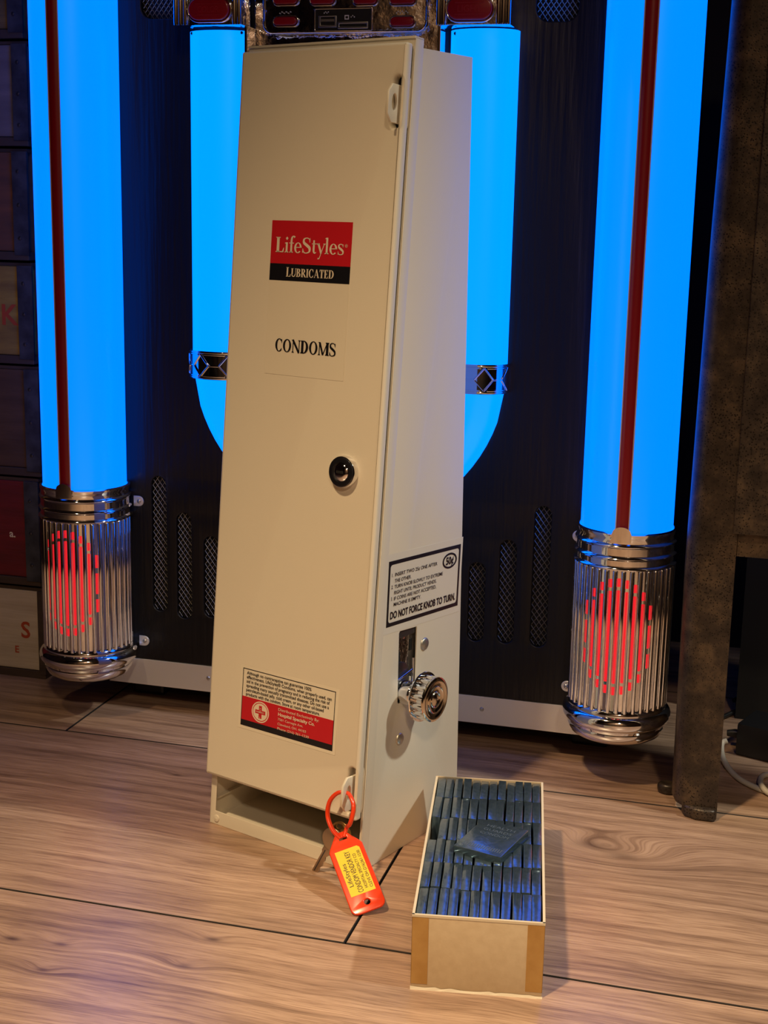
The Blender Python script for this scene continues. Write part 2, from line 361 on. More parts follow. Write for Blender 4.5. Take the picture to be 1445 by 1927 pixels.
def glyph(c):
    if c == 'L': return stem(.17,ST,0,1) + q4(.17,0,.60,HR) + [[(.60,0),(.64,.30),(.60,.30),(.48,.04)]], .68
    if c == 'I': return stem(.17,ST,0,1), .36
    if c == 'C': return ring(.42,.5,.40,.52,48,318) + [[(.66,.98),(.70,.98),(.70,.66),(.67,.66),(.58,.86)]] + [[(.67,.10),(.71,.28),(.67,.28),(.58,.10)]], .78
    if c == 'O': return ring(.44,.5,.42,.52,0,360), .90
    if c == 'D': return stem(.17,ST,0,1) + ring(.30,.5,.46,.50,-90,90,ST) + q4(.17,0,.31,HR) + q4(.17,1-HR,.31,1), .82
    if c == 'N': return stem(.13,HR,0,1,True,False) + stem(.76,HR,0,1,False,True) + line(.10,1,.76,0,.19) + serif(.13,HR,1,-1,.10,.02), .90
    if c == 'M': return stem(.13,HR,0,1,True,True) + stem(.92,ST,0,1) + line(.15,.98,.50,.02,.17) + line(.50,.02,.90,.98,HR), 1.10
    if c == 'S': return stroke(spline([(.56,.74,.05),(.50,.92,.07),(.31,.985,.06),(.12,.90,.11),(.12,.68,.17),(.33,.52,.19),(.54,.35,.18),(.55,.12,.12),(.34,.012,.06),(.14,.06,.07),(.06,.27,.05)])) + [[(.55,.98),(.585,.98),(.585,.70),(.55,.70),(.50,.88)]] + [[(.02,.02),(.055,.02),(.12,.12),(.06,.30),(.02,.30)]], .68
    if c == 'U': return q4(.08,.30,.08+ST,1) + serif(.08+ST/2,ST,1,-1) + q4(.66,.30,.66+HR,1) + serif(.66+HR/2,HR,1,-1) + ring(.395,.32,.315,.335,180,360,(ST+HR)/2,HR*1.4), .80
    if c == 'B': return stem(.17,ST,0,1) + ring(.30,.75,.30,.25,-90,90,ST*.9,HR) + ring(.30,.26,.36,.27,-90,90,ST,HR) + q4(.17,0,.31,HR) + q4(.17,1-HR,.31,1) + q4(.17,.49,.31,.54), .72
    if c == 'R': return stem(.17,ST,0,1) + ring(.30,.74,.32,.26,-90,90,ST*.95,HR) + q4(.17,1-HR,.31,1) + q4(.17,.48,.31,.53) + line(.34,.50,.66,.03,.17) + q4(.60,0,.78,.04), .78
    if c == 'A': return line(.13,0,.38,.98,HR) + line(.38,1.0,.68,0,.17) + q4(.20,.30,.58,.345) + serif(.12,HR,0,1) + serif(.68,.15,0,1), .82
    if c == 'T': return stem(.36,ST,0,1,True,False) + q4(.04,1-HR,.68,1) + [[(.04,1),(.04,.70),(.07,.70),(.16,.96)]] + [[(.68,1),(.68,.70),(.65,.70),(.56,.96)]], .72
    if c == 'E': return stem(.17,ST,0,1) + q4(.17,0,.56,HR) + q4(.17,1-HR,.54,1) + q4(.17,.48,.42,.53) + [[(.56,0),(.60,.28),(.565,.28),(.46,.04)]] + [[(.54,1),(.54,.74),(.51,.74),(.42,.96)]] + q4(.40,.38,.43,.63), .66
    if c == 'i': return stem(.14,.14,0,.66,True,False) + [[(.07,.66),(-.01,.62),(-.01,.59),(.07,.58)]] + [[(.14+.10*math.cos(k*math.pi/2),.92+.12*math.sin(k*math.pi/2)) for k in range(4)]], .30
    if c == 'l': return stem(.14,.14,0,1.05,True,False) + [[(.07,1.05),(-.01,1.0),(-.01,.97),(.07,.96)]], .30
    if c == 'f': return q4(.10,0,.24,.80) + serif(.17,.14,0,1) + stroke(spline([(.17,.78,.14),(.20,.98,.12),(.32,1.07,.08),(.42,1.0,.13)])) + q4(.0,.60,.36,.65), .36
    if c == 't': return stroke(spline([(.17,.86,.10),(.17,.5,.14),(.17,.16,.14),(.24,.035,.09),(.36,.08,.05)])) + q4(.02,.60,.36,.65), .38
    if c == 'e': return ring(.30,.33,.28,.35,0,318,.14,.055) + q4(.14,.33,.58,.38), .60
    if c == 's': return stroke(spline([(.38,.50,.04),(.33,.62,.05),(.21,.665,.05),(.08,.60,.08),(.09,.46,.12),(.23,.35,.14),(.38,.22,.12),(.38,.06,.08),(.22,.0,.05),(.09,.04,.05),(.04,.19,.04)])) + [[(.37,.66),(.40,.66),(.40,.47),(.37,.47),(.33,.60)]] + [[(.02,.0),(.05,.0),(.09,.06),(.05,.20),(.02,.20)]], .48
    if c == 'y': return line(.10,.66,.34,.02,.14) + line(.55,.66,.20,-.34,.05) + serif(.10,.10,.66,-1,.08,.06) + serif(.55,.05,.66,-1,.06,.06) + stroke([(.22,-.30,.05),(.10,-.33,.10)]), .58
    return [], .3
def roman(word, x0, x1, y, cap, M, z):
    polys = []; x = 0; hi = 0
    for c in word:
        g, adv = glyph(c)
        for p in g: polys.append([(px+x, py) for px, py in p])
        x += adv + 0.02
    xs_ = [p[0] for pl in polys for p in pl]; lo, hi = min(xs_), max(xs_); s = (x1-x0)/(hi-lo)
    mb = MB()
    for pl in polys: mb.add([((px-lo)*s+x0, py*cap+y, z) for px, py in pl], [tuple(range(len(pl)))])
    me = mb.mesh('lettering'); me.transform(M)
    bm = bmesh.new(); bm.from_mesh(me)                     # all faces towards +out
    bm.to_mesh(me); bm.free(); return me
def rawobj(name, me, material, parent, M=None):
    me.materials.append(material); return inst(name, me, parent, M)

# ================================================================== the setting
def struct(name, mb, m, M=None):
    o = obj(name, mb, m, None, M); o['kind'] = 'structure'; return o
struct('wall_back', MB().box(-2.1,2.1,0.50,0.55,0,2.45), WALLD, JM)
struct('wall_left', MB().box(-2.15,-2.1,-3.4,0.55,0,2.45), WALL, JM)
struct('wall_right', MB().box(2.1,2.15,-3.4,0.55,0,2.45), WALL, JM)
wf = struct('wall_front', MB().box(-2.1,2.1,-3.4,-3.35,0,2.45), WALL, JM)
struct('ceiling', MB().box(-2.15,2.15,-3.4,0.55,2.45,2.5), CEIL, JM)
for k, (x, w) in enumerate(((-1.5,.35),(-0.75,.2),(-0.1,.4),(0.7,.25),(1.4,.4))):
    struct('reflect_board_%d' % (k+1), MB().box(x-w/2,x+w/2,-3.35,-3.31,0,2.1), REFLB, JM)  # unseen boards, added behind the camera to stripe the chrome reflections
floor = struct('floor', MB().box(-2.1,2.1,-3.35,0.5,-0.03,-0.0060), mat('seam_dark',(0.006,0.005,0.005),0.9), JM)
PYAW = -0.2625
PU = Vector((math.cos(PYAW), math.sin(PYAW), 0)); PV = Vector((-math.sin(PYAW), math.cos(PYAW), 0))
GAP, PL, PWD = 0.0016, 1.38, 0.344
pm = bevel(finish(MB().box(0,PL-GAP,0,PWD-GAP,-0.012,0).mesh('plank')), 0.0006, 1); pm.materials.append(OAK)
pm.materials.append(mat('plank_groove',(0.022,0.016,0.013),0.8))
for p in pm.polygons: p.material_index = 0 if p.normal.z > 0.99 else 1
seams = {0:-1.05, 1:-0.2838, 2:-0.707, 3:-1.1}     # one known joint in each row (row 1 lies between the two long seams in view)
for row in range(-5, 4):
    u0 = seams.get(row, -0.9+0.37*row)
    for k in range(-2, 2):
        p = PU*(u0 + k*PL + GAP/2) + PV*(0.963 + (row-1)*PWD + GAP/2)
        lp = JM.inverted() @ p
        if not (-2.0 < lp.x + PL and lp.x < 2.0 and lp.y + PWD > -3.3 and lp.y < 0.48): continue
        inst('plank', pm, floor, JM.inverted() @ Matrix.Translation(p) @ Matrix.Rotation(PYAW,4,'Z'))

# ================================================================== jukebox
jk = empty('jukebox', JM)
tag(jk, 'black wooden jukebox with glowing blue light tubes and chrome pilaster bases', 'jukebox')
CX = -0.006; SX = 0.294; R = 0.045; PY = 0.03
vents = [(-0.2205,0.1195,0.2735),(-0.191,0.1135,0.2345),(-0.159,0.118,0.2105),(0.1398,0.1215,0.207),(0.1717,0.1224,0.2336),(0.2065,0.122,0.272)]
vw = 0.0172
grills = [rect(-0.2325,-0.188,0.752,0.90,0.012), rect(0.178,0.2185,0.7435,0.90,0.012)]
loops = [rect(-0.285,0.285,0.0615,0.95)] + [stad(x,(a+b)/2,vw,b-a) for x,a,b in vents] + grills
obj('front_panel', plate_mesh('front_panel', loops, -PY-0.008, -PY, 0.0012, FRONT), BLACKW, jk, smooth=40)
obj('cabinet', MB().box(-0.315,0.315,0.046,0.33,0.03,0.95), BLACKW, jk)
obj('shade_backing', MB().box(-0.285,0.285,0.0385,0.0455,0.06,0.95), VOID, jk)  # black slab painted as the shade behind the vents
kp = obj('kick_plate', MB().box(-0.285,0.285,0.03,0.046,0.0305,0.0610), STEEL, jk, bev=0.0006)
for x in (-0.163, 0.150, 0.0): obj('screw', MB().lathe([(0.0,0.0012),(0.0016,0.001),(0.0024,0),(0.0024,-0.001)],14).xf(T(x,0.0296,0.047) @ Matrix.Rotation(math.pi/2,4,'X')), ZINC, kp, smooth=40)
for x, y in ((-0.26,0.10),(0.26,0.10),(-0.26,0.28),(0.26,0.28)):
    obj('caster', MB().box(x-0.02,x+0.02,y-0.02,y+0.02,0.0,0.03), BLACK, jk, bev=0.004)
def wire(shape, x0, x1, z0, z1, pitch, y):
    """diagonal wire mesh clipped to a convex outline"""
    mb = MB(); r = 0.00038
    def inside(px, pz):
        n = len(shape); s = None
        for i in range(n):
            ax, az = shape[i]; bx, bz = shape[(i+1) % n]
            c = (bx-ax)*(pz-az)-(bz-az)*(px-ax)
            if abs(c) < 1e-15: continue
            if s is None: s = c > 0
            elif (c > 0) != s: return False
        return True
    slope = 1.35; h = z1-z0; w = x1-x0
    for sgn in (1, -1):
        k = -int((w*slope)/(pitch*slope))-3
        cc = z0 - w*slope - pitch*slope
        while cc < z1 + w*slope + pitch:
            ts = []
            for i in range(61):
                px = x0 + w*i/60; pz = cc + sgn*slope*(px-x0) + (0 if sgn > 0 else 0)
                if inside(px, pz): ts.append((px, pz))
            if len(ts) > 1:
                yy = y + (0.0003 if sgn > 0 else -0.0003)
                mb.tube([(ts[0][0],yy,ts[0][1]),(ts[-1][0],yy,ts[-1][1])], r, 4)
            cc += pitch*slope
    return mb
for x, a, b in vents:
    o = obj('vent_mesh', wire(stad(x,(a+b)/2,vw,b-a), x-vw/2, x+vw/2, a, b, 0.0056, PY+0.0045), MESHW, jk); o['kind'] = 'stuff'
for g, x0, x1, z0 in ((grills[0],-0.2325,-0.188,0.752),(grills[1],0.178,0.2185,0.7435)):
    o = obj('grille_mesh', wire(g, x0, x1, z0, 0.90, 0.0052, PY+0.0045), MESHW, jk); o['kind'] = 'stuff'
# --- pilaster columns
rib = MB()
pts = [(0,0,z) for z in (0.0855,0.0862,0.0875,0.2295,0.2308,0.2315)]
rib.tube(pts, [0.0006,0.0018,0.0025,0.0025,0.0018,0.0006], 8)
ribme = finish(rib.mesh('rib'), 60); ribme.materials.append(CHROME)
RS = 0.0462
for sx in (-SX, SX):
    M = T(sx, 0, 0)
    tb = obj('light_tube', MB().lathe([(R,0.262),(R,0.90)], 64), BLUE, jk, M, smooth=60)
    # red strip down the front, with pale edge beads
    mb = MB(); hw = 0.0056
    a = [(-math.pi/2 + t/R) for t in (-hw,-hw*.5,0,hw*.5,hw)]; hgt = [0.0004,0.0016,0.002,0.0016,0.0004]
    n0 = 0; vs_ = []; 
    for z in (0.262, 0.90):
        for t, hh in zip(a, hgt): vs_.append(((R+hh)*math.cos(t),(R+hh)*math.sin(t),z))
    mb.add(vs_, [(i,i+1,i+6,i+5) for i in range(4)])
    st = obj('red_strip', mb, PRED, tb, smooth=60)
    for s in (-1, 1):
        t = -math.pi/2 + s*(hw+0.0006)/R
        obj('edge_bead', MB().tube([((R+.0003)*math.cos(t),(R+.0003)*math.sin(t),z) for z in (0.262,0.5,0.90)], 0.0007, 6), mat('bead_clear',(0.45,0.45,0.5),0.2) if 'bead_clear' not in MATS else MATS['bead_clear'], tb)
    prof = [(0.0452,0.2655),(0.0468,0.2672),(0.0486,0.2660),(0.0484,0.2625),(0.0474,0.2610),(0.0474,0.2570),(0.0490,0.2560),(0.0498,0.2545),(0.0490,0.2530),(0.0478,0.2520),(0.0478,0.2450),
            (0.0492,0.2440),(0.0502,0.2425),(0.0492,0.2410),(0.0480,0.2400),(0.0480,0.2350),(0.0500,0.2338),(0.0506,0.2325),(0.0498,0.2312),(0.0465,0.2305)]
    rg = obj('chrome_collar', MB().lathe(prof, 72), CHROME, jk, M, smooth=35)
    # tab at the front of the collar, covering the end of the red strip
    mb = MB(); vs_ = []; N = 12
    for i in range(N+1):
        u = -0.0095 + 0.019*i/N; t = -math.pi/2 + u/0.049
        zt = 0.2665 + 0.0075*math.sqrt(max(0,1-(u/0.0095)**2))
        vs_ += [(0.0494*math.cos(t),0.0494*math.sin(t),0.2585),(0.0495*math.cos(t),0.0495*math.sin(t),zt)]
    mb.add(vs_, [(2*i,2*i+2,2*i+3,2*i+1) for i in range(N)])
    obj('collar_tab', mb, CHROME, rg, smooth=50)
    sl = obj('fluted_sleeve', MB().lathe([(RS,0.2315),(RS,0.083)], 72), CHROME, jk, M, smooth=60)
    NR = 36
    for k in range(NR):
        t = 2*math.pi*(k+0.5)/NR
        if math.sin(t) > 0.35: continue
        inst('rib', ribme, sl, T((RS+0.0008)*math.cos(t),(RS+0.0008)*math.sin(t),0))
    # glowing slits between the ribs, an oval with a broken outline
    zc = 0.1640; A = 0.0590
    for k in range(-4, 5):
        t = -math.pi/2 + k*2*math.pi/NR
        ho = A*math.sqrt(1-(k/4.75)**2); hi = A*0.80*math.sqrt(max(0,1-(k/4.3)**2)) if abs(k) < 4 else 0.0115
        segs = [(-hi,hi)]
        g = 0.0035 if abs(k) < 4 else 0.006
        if ho-hi-g > 0.002: segs += [(hi+g,ho),(-ho,-hi-g)]
        for z0, z1 in segs:
            wv_ = 0.00125 if abs(k) < 4 else 0.0012; rr = RS+0.0004; dt = wv_/rr
            vs_ = []
            for z in (zc+z0, zc+z1):
                for d in (-dt,0,dt): vs_.append((rr*math.cos(t+d),rr*math.sin(t+d),z))
            obj('red_slit', MB().add(vs_, [(0,1,4,3),(1,2,5,4)]), REDG, sl)
    dome = [(0.0470,0.0880),(0.0490,0.0862),(0.0496,0.0835)]
    for k in range(11):
        t = math.radians(75 - 150*k/10); dome.append((0.0475+0.0068*math.cos(t), 0.0745+0.0082*math.sin(t)))
    dome += [(0.0482,0.0640),(0.0488,0.0622),(0.0480,0.0590),(0.0455,0.0545),(0.0400,0.0510),(0.0300,0.0492),(0.0001,0.0488)]
    obj('chrome_foot', MB().lathe(dome, 72), CHROME, jk, M, smooth=40)
    s = 1 if sx < 0 else -1
    for z, dx in ((0.2445,0.0505),(0.0835,0.0545)):
        lug = plate_mesh('lug', [[(0.0,-0.0058)]+[(0.0062+0.0058*math.cos(math.radians(a)),0.0058*math.sin(math.radians(a))) for a in range(-90,91,18)]+[(0,0.0058)]], 0, 0.0022, 0.0007, FRONT)
        lo = obj('mounting_lug', lug, STEEL, jk, T(sx + s*(dx-0.006), PY-0.0008, z) @ Matrix.Diagonal((s,1,1,1)), smooth=40)
        obj('screw', MB().lathe([(0.0,0.0036),(0.0016,0.0034),(0.0024,0.0026),(0.0024,0.002)],14).xf(T(0.0068,0,0) @ Matrix.Rotation(math.pi/2,4,'X')), ZINC, lo, smooth=40)
# --- U-shaped light tube
def halfprof(n=14, w=0.0335, d=0.026): return [(w*math.cos(math.pi*k/n), d*math.sin(math.pi*k/n)**0.8) for k in range(n+1)]
def sweep(path, prof):      # path: (x,z,nx,nz) with outward side vector; prof: (side, out)
    mb = MB(); m = len(prof)
    for x, z, nx, nz in path:
        for s, o_ in prof: mb.v.append((x+nx*s, PY-0.0005-o_, z+nz*s))
    for i in range(len(path)-1):
        for k in range(m-1): mb.f.append((i*m+k,(i+1)*m+k,(i+1)*m+k+1,i*m+k+1))
    return mb
TC, ZC = 0.136, 0.408
obj('inner_light_tube', sweep([(CX-TC,z,-1,0) for z in (0.415,0.737)], halfprof()), BLUE2, jk, smooth=60)
obj('inner_light_tube', sweep([(CX+TC,z,1,0) for z in (0.415,0.735)], halfprof()), BLUE2, jk, smooth=60)
arc = []
for k in range(41):
    t = math.pi + math.pi*k/40; arc.append((CX+TC*math.cos(t), ZC+TC*math.sin(t), math.cos(t), math.sin(t)))
arc = arc[4:-4]
arc = [(CX-TC,ZC-0.008,-1,0)] + [a for a in arc if a[1] < ZC-0.02] + [(CX+TC,ZC-0.008,1,0)]
obj('curved_light_tube', sweep(arc, halfprof()), BLUE2, jk, smooth=60)
for s in (-1, 1):
    prof = halfprof(16, 0.0362, 0.030)
    bd = obj('tube_band', sweep([(CX+s*TC,z,s,0) for z in (0.3870,0.3871,0.4164,0.4165)], prof), CHROME, jk, smooth=60)
    mb = MB()
    def sp(u, v):     # u 0..1 round the band from inner to outer side, v 0..1 up
        t = math.pi*(1-u); return (CX+s*(TC+s*0+0.0366*math.cos(t)), PY-0.0005-0.0306*math.sin(t)**0.8, 0.3905+0.0225*v)
    def ln(*q):
        P = []
        for (a, b_), (c, d) in zip(q, q[1:]):
            for k in range(5): P.append(sp(a+(c-a)*k/4, b_+(d-b_)*k/4))
        mb.tube(P, 0.0009, 6)
    for u0 in (0.08, 0.36, 0.64):
        ln((u0,0),(u0+.09,.48),(u0,1)); ln((u0+.28,0),(u0+.19,.48),(u0+.28,1)); ln((u0+.09,.48),(u0+.19,.48))
        ln((u0+.03,0),(u0+.25,0)); ln((u0+.03,1),(u0+.25,1))
    obj('band_relief', mb, CHROME, bd, smooth=60)
    for z in (0.3885, 0.4150):
        mbr = MB().tube([(CX+s*(TC+0.0363*math.cos(math.pi*k/16)), PY-0.0005-0.0302*math.sin(math.pi*k/16)**0.8, z) for k in range(17)], 0.0011, 6)
        obj('band_rim', mbr, CHROME, bd, smooth=60)
# --- chrome tube caps with red push buttons
for s, word, xc, z0, bx in ((-1,'COLOR',-0.1412,0.7395,-0.1388),(1,'LIGHT',0.1262,0.7360,0.1230)):
    cp = obj('tube_cap', MB().box(xc-0.035,xc+0.035,-0.012,0.036,z0,0.768), CHROMEW, jk, bev=0.0015, smooth=40)
    obj('cap_trim', MB().tube([(xc-0.037,-0.012,0.7685),(xc+0.040,-0.012,0.7685)], 0.0016, 8), CHROME, cp, smooth=50)
    for dx in (-0.0335,-0.0285,-0.0235,0.0285,0.0335):
        if dx == -0.0235 and s > 0: dx = 0.0238
        obj('flute', MB().tube([(xc+dx,-0.013,z0+0.0005),(xc+dx,-0.0135,z0+0.003),(xc+dx,-0.0135,0.764),(xc+dx,-0.013,0.767)], 0.0024, 10), CHROME, cp, smooth=60)
    bo = obj('push_button', plate_mesh('push_button', [stad(bx,0.7538 if s<0 else 0.7502,0.0430,0.0205)], 0.012, 0.0175, 0.0016, FRONT), BTN, jk, smooth=40)
    zc = 0.7538 if s<0 else 0.7502
    obj('button_bezel', plate_mesh('button_bezel', [stad(bx,zc,0.0475,0.0250), stad(bx,zc,0.0436,0.0211)], 0.012, 0.0148, 0.0009, FRONT), CHROME, bo, smooth=40)
    rawobj('lettering', text_mesh(word, bx, zc-0.0030, 0.0060, FRONT, 0.0177, width=0.0225, align='CENTER'), BTNL, bo)
    obj('emboss_line', plate_mesh('emboss_line', [rect(bx-.014,bx+.014,zc+.0048,zc+.0054), rect(bx-.014,bx+.014,zc-.0056,zc-.0050)], 0.0173, 0.0178, 0, FRONT), BTNL, bo)
    for dx in (-0.031, 0.031 if s < 0 else 0.024):
        obj('screw', MB().lathe([(0,0.0012),(0.0016,0.0008),(0.0018,-0.002)],12).xf(T(CX+s*TC+dx*0.85,PY-0.0175,z0-0.0045) @ Matrix.Rotation(math.pi/2,4,'X')), DARKM, jk, smooth=40)
# --- chrome selector panel
obj('chrome_surround', plate_mesh('chrome_surround', [rect(-0.1035,0.0905,0.60,0.80)], -0.03, -0.018, 0.001, FRONT), CHROMEW, jk, smooth=40)
for x in (-0.1045, 0.0915): obj('side_rail', MB().box(x-0.0015,x+0.0015,-0.004,0.03,0.60,0.7395), CHROME, jk, bev=0.0006)
cpn = obj('selector_panel', plate_mesh('selector_panel', [rect(-0.0905,0.0762,0.7330,0.84,0.009)], -0.018, -0.008, 0.0015, FRONT), CHROMEW, jk, smooth=40)
rim = rect(-0.0900,0.0757,0.7335,0.84,0.009)
obj('panel_rim', MB().tube([(x,0.0072,z) for x,z in rim], 0.0010, 6, closed=True), CHROME, cpn, smooth=60)
for x0, x1, z0, z1 in ((-.0787,-.0546,.7604,.7678),(-.0407,-.0169,.7597,.7672),(.0033,.0262,.7590,.7664),(.0401,.0644,.7584,.7657),(-.0786,-.0550,.7407,.7481),(.0406,.0639,.7382,.7464)):
    bo = obj('selector_button', plate_mesh('selector_button', [stad((x0+x1)/2,(z0+z1)/2,x1-x0,z1-z0)], -0.008, -0.004, 0.0010, FRONT), BTN, jk, smooth=40)
    obj('button_bezel', plate_mesh('button_bezel', [stad((x0+x1)/2,(z0+z1)/2,x1-x0+.0036,z1-z0+.0036), stad((x0+x1)/2,(z0+z1)/2,x1-x0+.0006,z1-z0+.0006)], -0.008, -0.0062, 0.0006, FRONT), CHROME, bo, smooth=40)
sl = obj('slot_frame', plate_mesh('slot_frame', [rect(-.0373,.0219,.7345,.7561,.001), rect(-.0360,.0206,.7355,.7549,.001)], -0.008, -0.0062, 0.0004, FRONT), CHROME, jk, smooth=40)
obj('slot_plate', plate_mesh('slot_plate', [rect(-.0360,.0206,.7355,.7549)], -0.008, -0.0074, 0, FRONT), BLACK, sl)
us = obj('usb_port', plate_mesh('usb_port', [rect(-.0326,-.0140,.7380,.7488), rect(-.0305,-.0160,.7402,.7478)], -0.0074, -0.0058, 0.0003, FRONT), ZINC, jk, smooth=40)
obj('port_tongue', MB().box(-.0300,-.0165,0.0062,0.0074,.7435,.7458), ZINC, us)
cs = obj('card_slot', plate_mesh('card_slot', [rect(-.0128,.0180,.7365,.7432,.0008), rect(-.0112,.0164,.7385,.7412,.0006)], -0.0074, -0.0058, 0.0004, FRONT), ZINC, jk, smooth=40)
mk = []
for i, (x, z) in enumerate([(-.0275+.0014*k,.7510+.0010*(k%2)) for k in range(4)] + [(.0000+.0016*k,.7470+.0012*(k%2)) for k in range(3)] + [(-.0735+.0022*k,.7515+.0012*(k%2)) for k in range(6)] + [(.0455+.0019*k,.7500+.0014*((k*3)%2)) for k in range(7)]):
    mk.append(plate_mesh('m', [rect(x,x+.0009,z,z+.0011)], 0, 0.0002, 0, T(0,0,0)))
mk.append(plate_mesh('m', [rect(-.0062,-.0018,.7452,.7494), rect(-.0054,-.0026,.7462,.7484)], 0, 0.0002, 0))
mm = join(mk, 'panel_marks'); mm.transform(FRONT @ T(0,0,-0.0072)); o = obj('panel_marks', mm, WHITE, cpn); o['kind'] = 'stuff'

# ================================================================== vending machine
vm = empty('vending_machine', MM)
tag(vm, 'tall cream metal wall vending machine standing on the floor before the jukebox', 'vending machine')
fy = lambda z: SF*z/MH
by = lambda z: DB - SB*z/MH
zt = MH-0.0075          # rear box is a little lower than the front frame
t_ = 0.0014
# right side panel with the coin slot cut out
slot = [(0.0560,0.1400),(0.0800,0.1400),(0.0822,0.1425),(0.0822,0.2050),(0.0560,0.2068),(0.0545,0.2050),(0.0545,0.1425)]
panel = [(0.006,0.0),(DB,0.0),(by(zt),zt),(fy(zt)+0.006,zt)]
obj('side_panel', plate_mesh('side_panel', [panel, slot], -0.0022, -0.0008, 0.0003, SIDE), CREAM, vm, smooth=40)
pl2 = plate_mesh('side_panel', [panel], -MW, -MW+t_, 0.0003, SIDE); obj('side_panel', pl2, CREAM, vm, smooth=40)
obj('back_panel', MB().hexa([(-MW,DB-t_,0),(0-.001,DB-t_,0),(-.001,DB,0),(-MW,DB,0),(-MW,by(zt)-t_,zt),(-.001,by(zt)-t_,zt),(-.001,by(zt),zt),(-MW,by(zt),zt)]), CREAM, vm)
obj('top_panel', MB().hexa([(-MW,fy(zt)+.004,zt-t_),(-.001,fy(zt)+.004,zt-t_),(-.001,by(zt),zt-t_),(-MW,by(zt),zt-t_),(-MW,fy(zt)+.004,zt),(-.001,fy(zt)+.004,zt),(-.001,by(zt),zt),(-MW,by(zt),zt)]), CREAM, vm)
obj('tray_floor', MB().box(-MW+t_,-.0022,0.001,DB-t_,0.0015,0.003), CREAM, vm)
obj('tray_divider', MB().box(-MW+t_,-.0022,0.075,0.0765,0.030,0.16), CREAM, vm)
obj('inner_shelf', MB().box(-MW+t_,-.0022,0.013,DB-t_,0.118,0.120), CREAM, vm)
ledge = obj('tray_ledge', MB().box(-MW+t_,-MW+t_+0.004,0.006,0.10,0.023,0.0245), CREAM, vm)
# front frame: a collar 11.5 mm deep, open in the middle
fl = MH/math.cos(TH)
outer = rect(-MW,0.0004,0.0,fl,0.0006); inner = rect(-MW+0.0062,-0.0022,0.0128,fl-0.0075)
fr = plate_mesh('front_frame', [outer, inner], -0.0016, 0.0, 0.0005, FRONT)
obj('front_frame', fr, CREAM, vm, TILT, smooth=40)
for nm, b_ in (('frame_side',(-0.0010,0.0004,0,0.0118,0.006,fl)),('frame_side',(-MW-0.0002,-MW+0.0012,0,0.0118,0.006,fl)),('frame_top',(-MW,0.0004,-0.0015,0.0118,fl-0.0014,fl+0.0006))):
    obj(nm, MB().box(*b_), CREAM, vm, TILT, bev=0.0005, smooth=40)
# door with two slotted holes for the latch tabs
DX0, DX1, DS0, DS1 = -0.1735, -0.0004, 0.0505, 0.6968
dl = [rect(DX0,DX1,DS0,DS1,0.002), stad(-0.0075,0.6505,0.0082,0.0405), stad(-0.0070,0.0765,0.0082,0.0405)]
obj('door', plate_mesh('door', dl, 0.0012, 0.0105, 0.0028, FRONT), CREAM, vm, TILT, smooth=50)
DF = 0.0105
# latch tabs: plates that stand out through the slots
for s0 in (0.6485, 0.0755):
    h = 0.0150; o0 = 0.0; o1 = 0.0245
    out = [(o0,-h),(o1-0.0055,-h),(o1,-h+0.0065),(o1,h-0.0065),(o1-0.0055,h),(o0,h)]
    hole = ell(0.0160,0.0010,0.0034,0.0066,20)
    tb = plate_mesh('latch_tab', [out, hole], -0.0011, 0.0011, 0.0004)
    tb.transform(Matrix(((0,0,1,-0.0062),(-1,0,0,0),(0,1,0,s0),(0,0,0,1))))
    obj('latch_tab', tb, CREAM, vm, TILT, smooth=40)
# lock
LX, LS = -0.0345, 0.3493
LM = TILT @ FRONT @ T(LX, LS, 0)
lk = obj('lock', MB().lathe([(0.0138,DF-0.001),(0.0138,DF+0.0040),(0.0132,DF+0.0054),(0.0118,DF+0.0058),(0.0085,DF+0.0056)],40), CHROME, vm, LM, smooth=40)
obj('lock_ring', MB().lathe([(0.0124,DF+0.0050),(0.0124,DF+0.0064),(0.0112,DF+0.0068),(0.0086,DF+0.0068),(0.0080,DF+0.0060)],40), INK, lk, smooth=40)
obj('lock_core', MB().lathe([(0.0081,DF+0.0056),(0.0076,DF+0.0068),(0.0040,DF+0.0078),(0.0001,DF+0.0080)],32), CHROME, lk, smooth=60)
obj('keyway', MB().box(-0.0036,0.0036,-0.0011,0.0011,DF+0.0060,DF+0.0083), VOID, lk, bev=0.0003)
# brand label
SM = TILT
b1 = obj('brand_label', plate_mesh('brand_label', [rect(-0.1285,-0.0425,0.4245,0.5552)], DF, DF+0.00022, 0, FRONT), CREAMST, vm, SM, label='red, black and cream brand label')
obj('red_field', plate_mesh('red_field', [rect(-0.1285,-0.0425,0.5190,0.5552)], DF, DF+0.00034, 0, FRONT), RED, b1)
obj('black_field', plate_mesh('black_field', [rect(-0.1285,-0.0425,0.5047,0.5190)], DF, DF+0.00034, 0, FRONT), INK, b1)
rawobj('lettering', roman('LifeStyles', -0.1230, -0.0500, 0.5285, 0.0128, FRONT, DF+0.0006), PALE, b1)
rawobj('lettering', text_mesh('\u00ae', -0.0490, 0.5345, 0.0026, FRONT, DF+0.0006), PALE, b1)
cap1 = roman('L', -0.1100, -0.1050, 0.5082, 0.0080, FRONT, DF+0.0006); cap2 = roman('UBRICATED', -0.1046, -0.0590, 0.5084, 0.0070, FRONT, DF+0.0006)
rawobj('lettering', join([cap1,cap2],'lettering'), PALE, b1)
ST, HR = 0.235, 0.08
rawobj('lettering', roman('CONDOMS', -0.1175, -0.0520, 0.4445, 0.0108, FRONT, DF+0.0006), INK, b1)
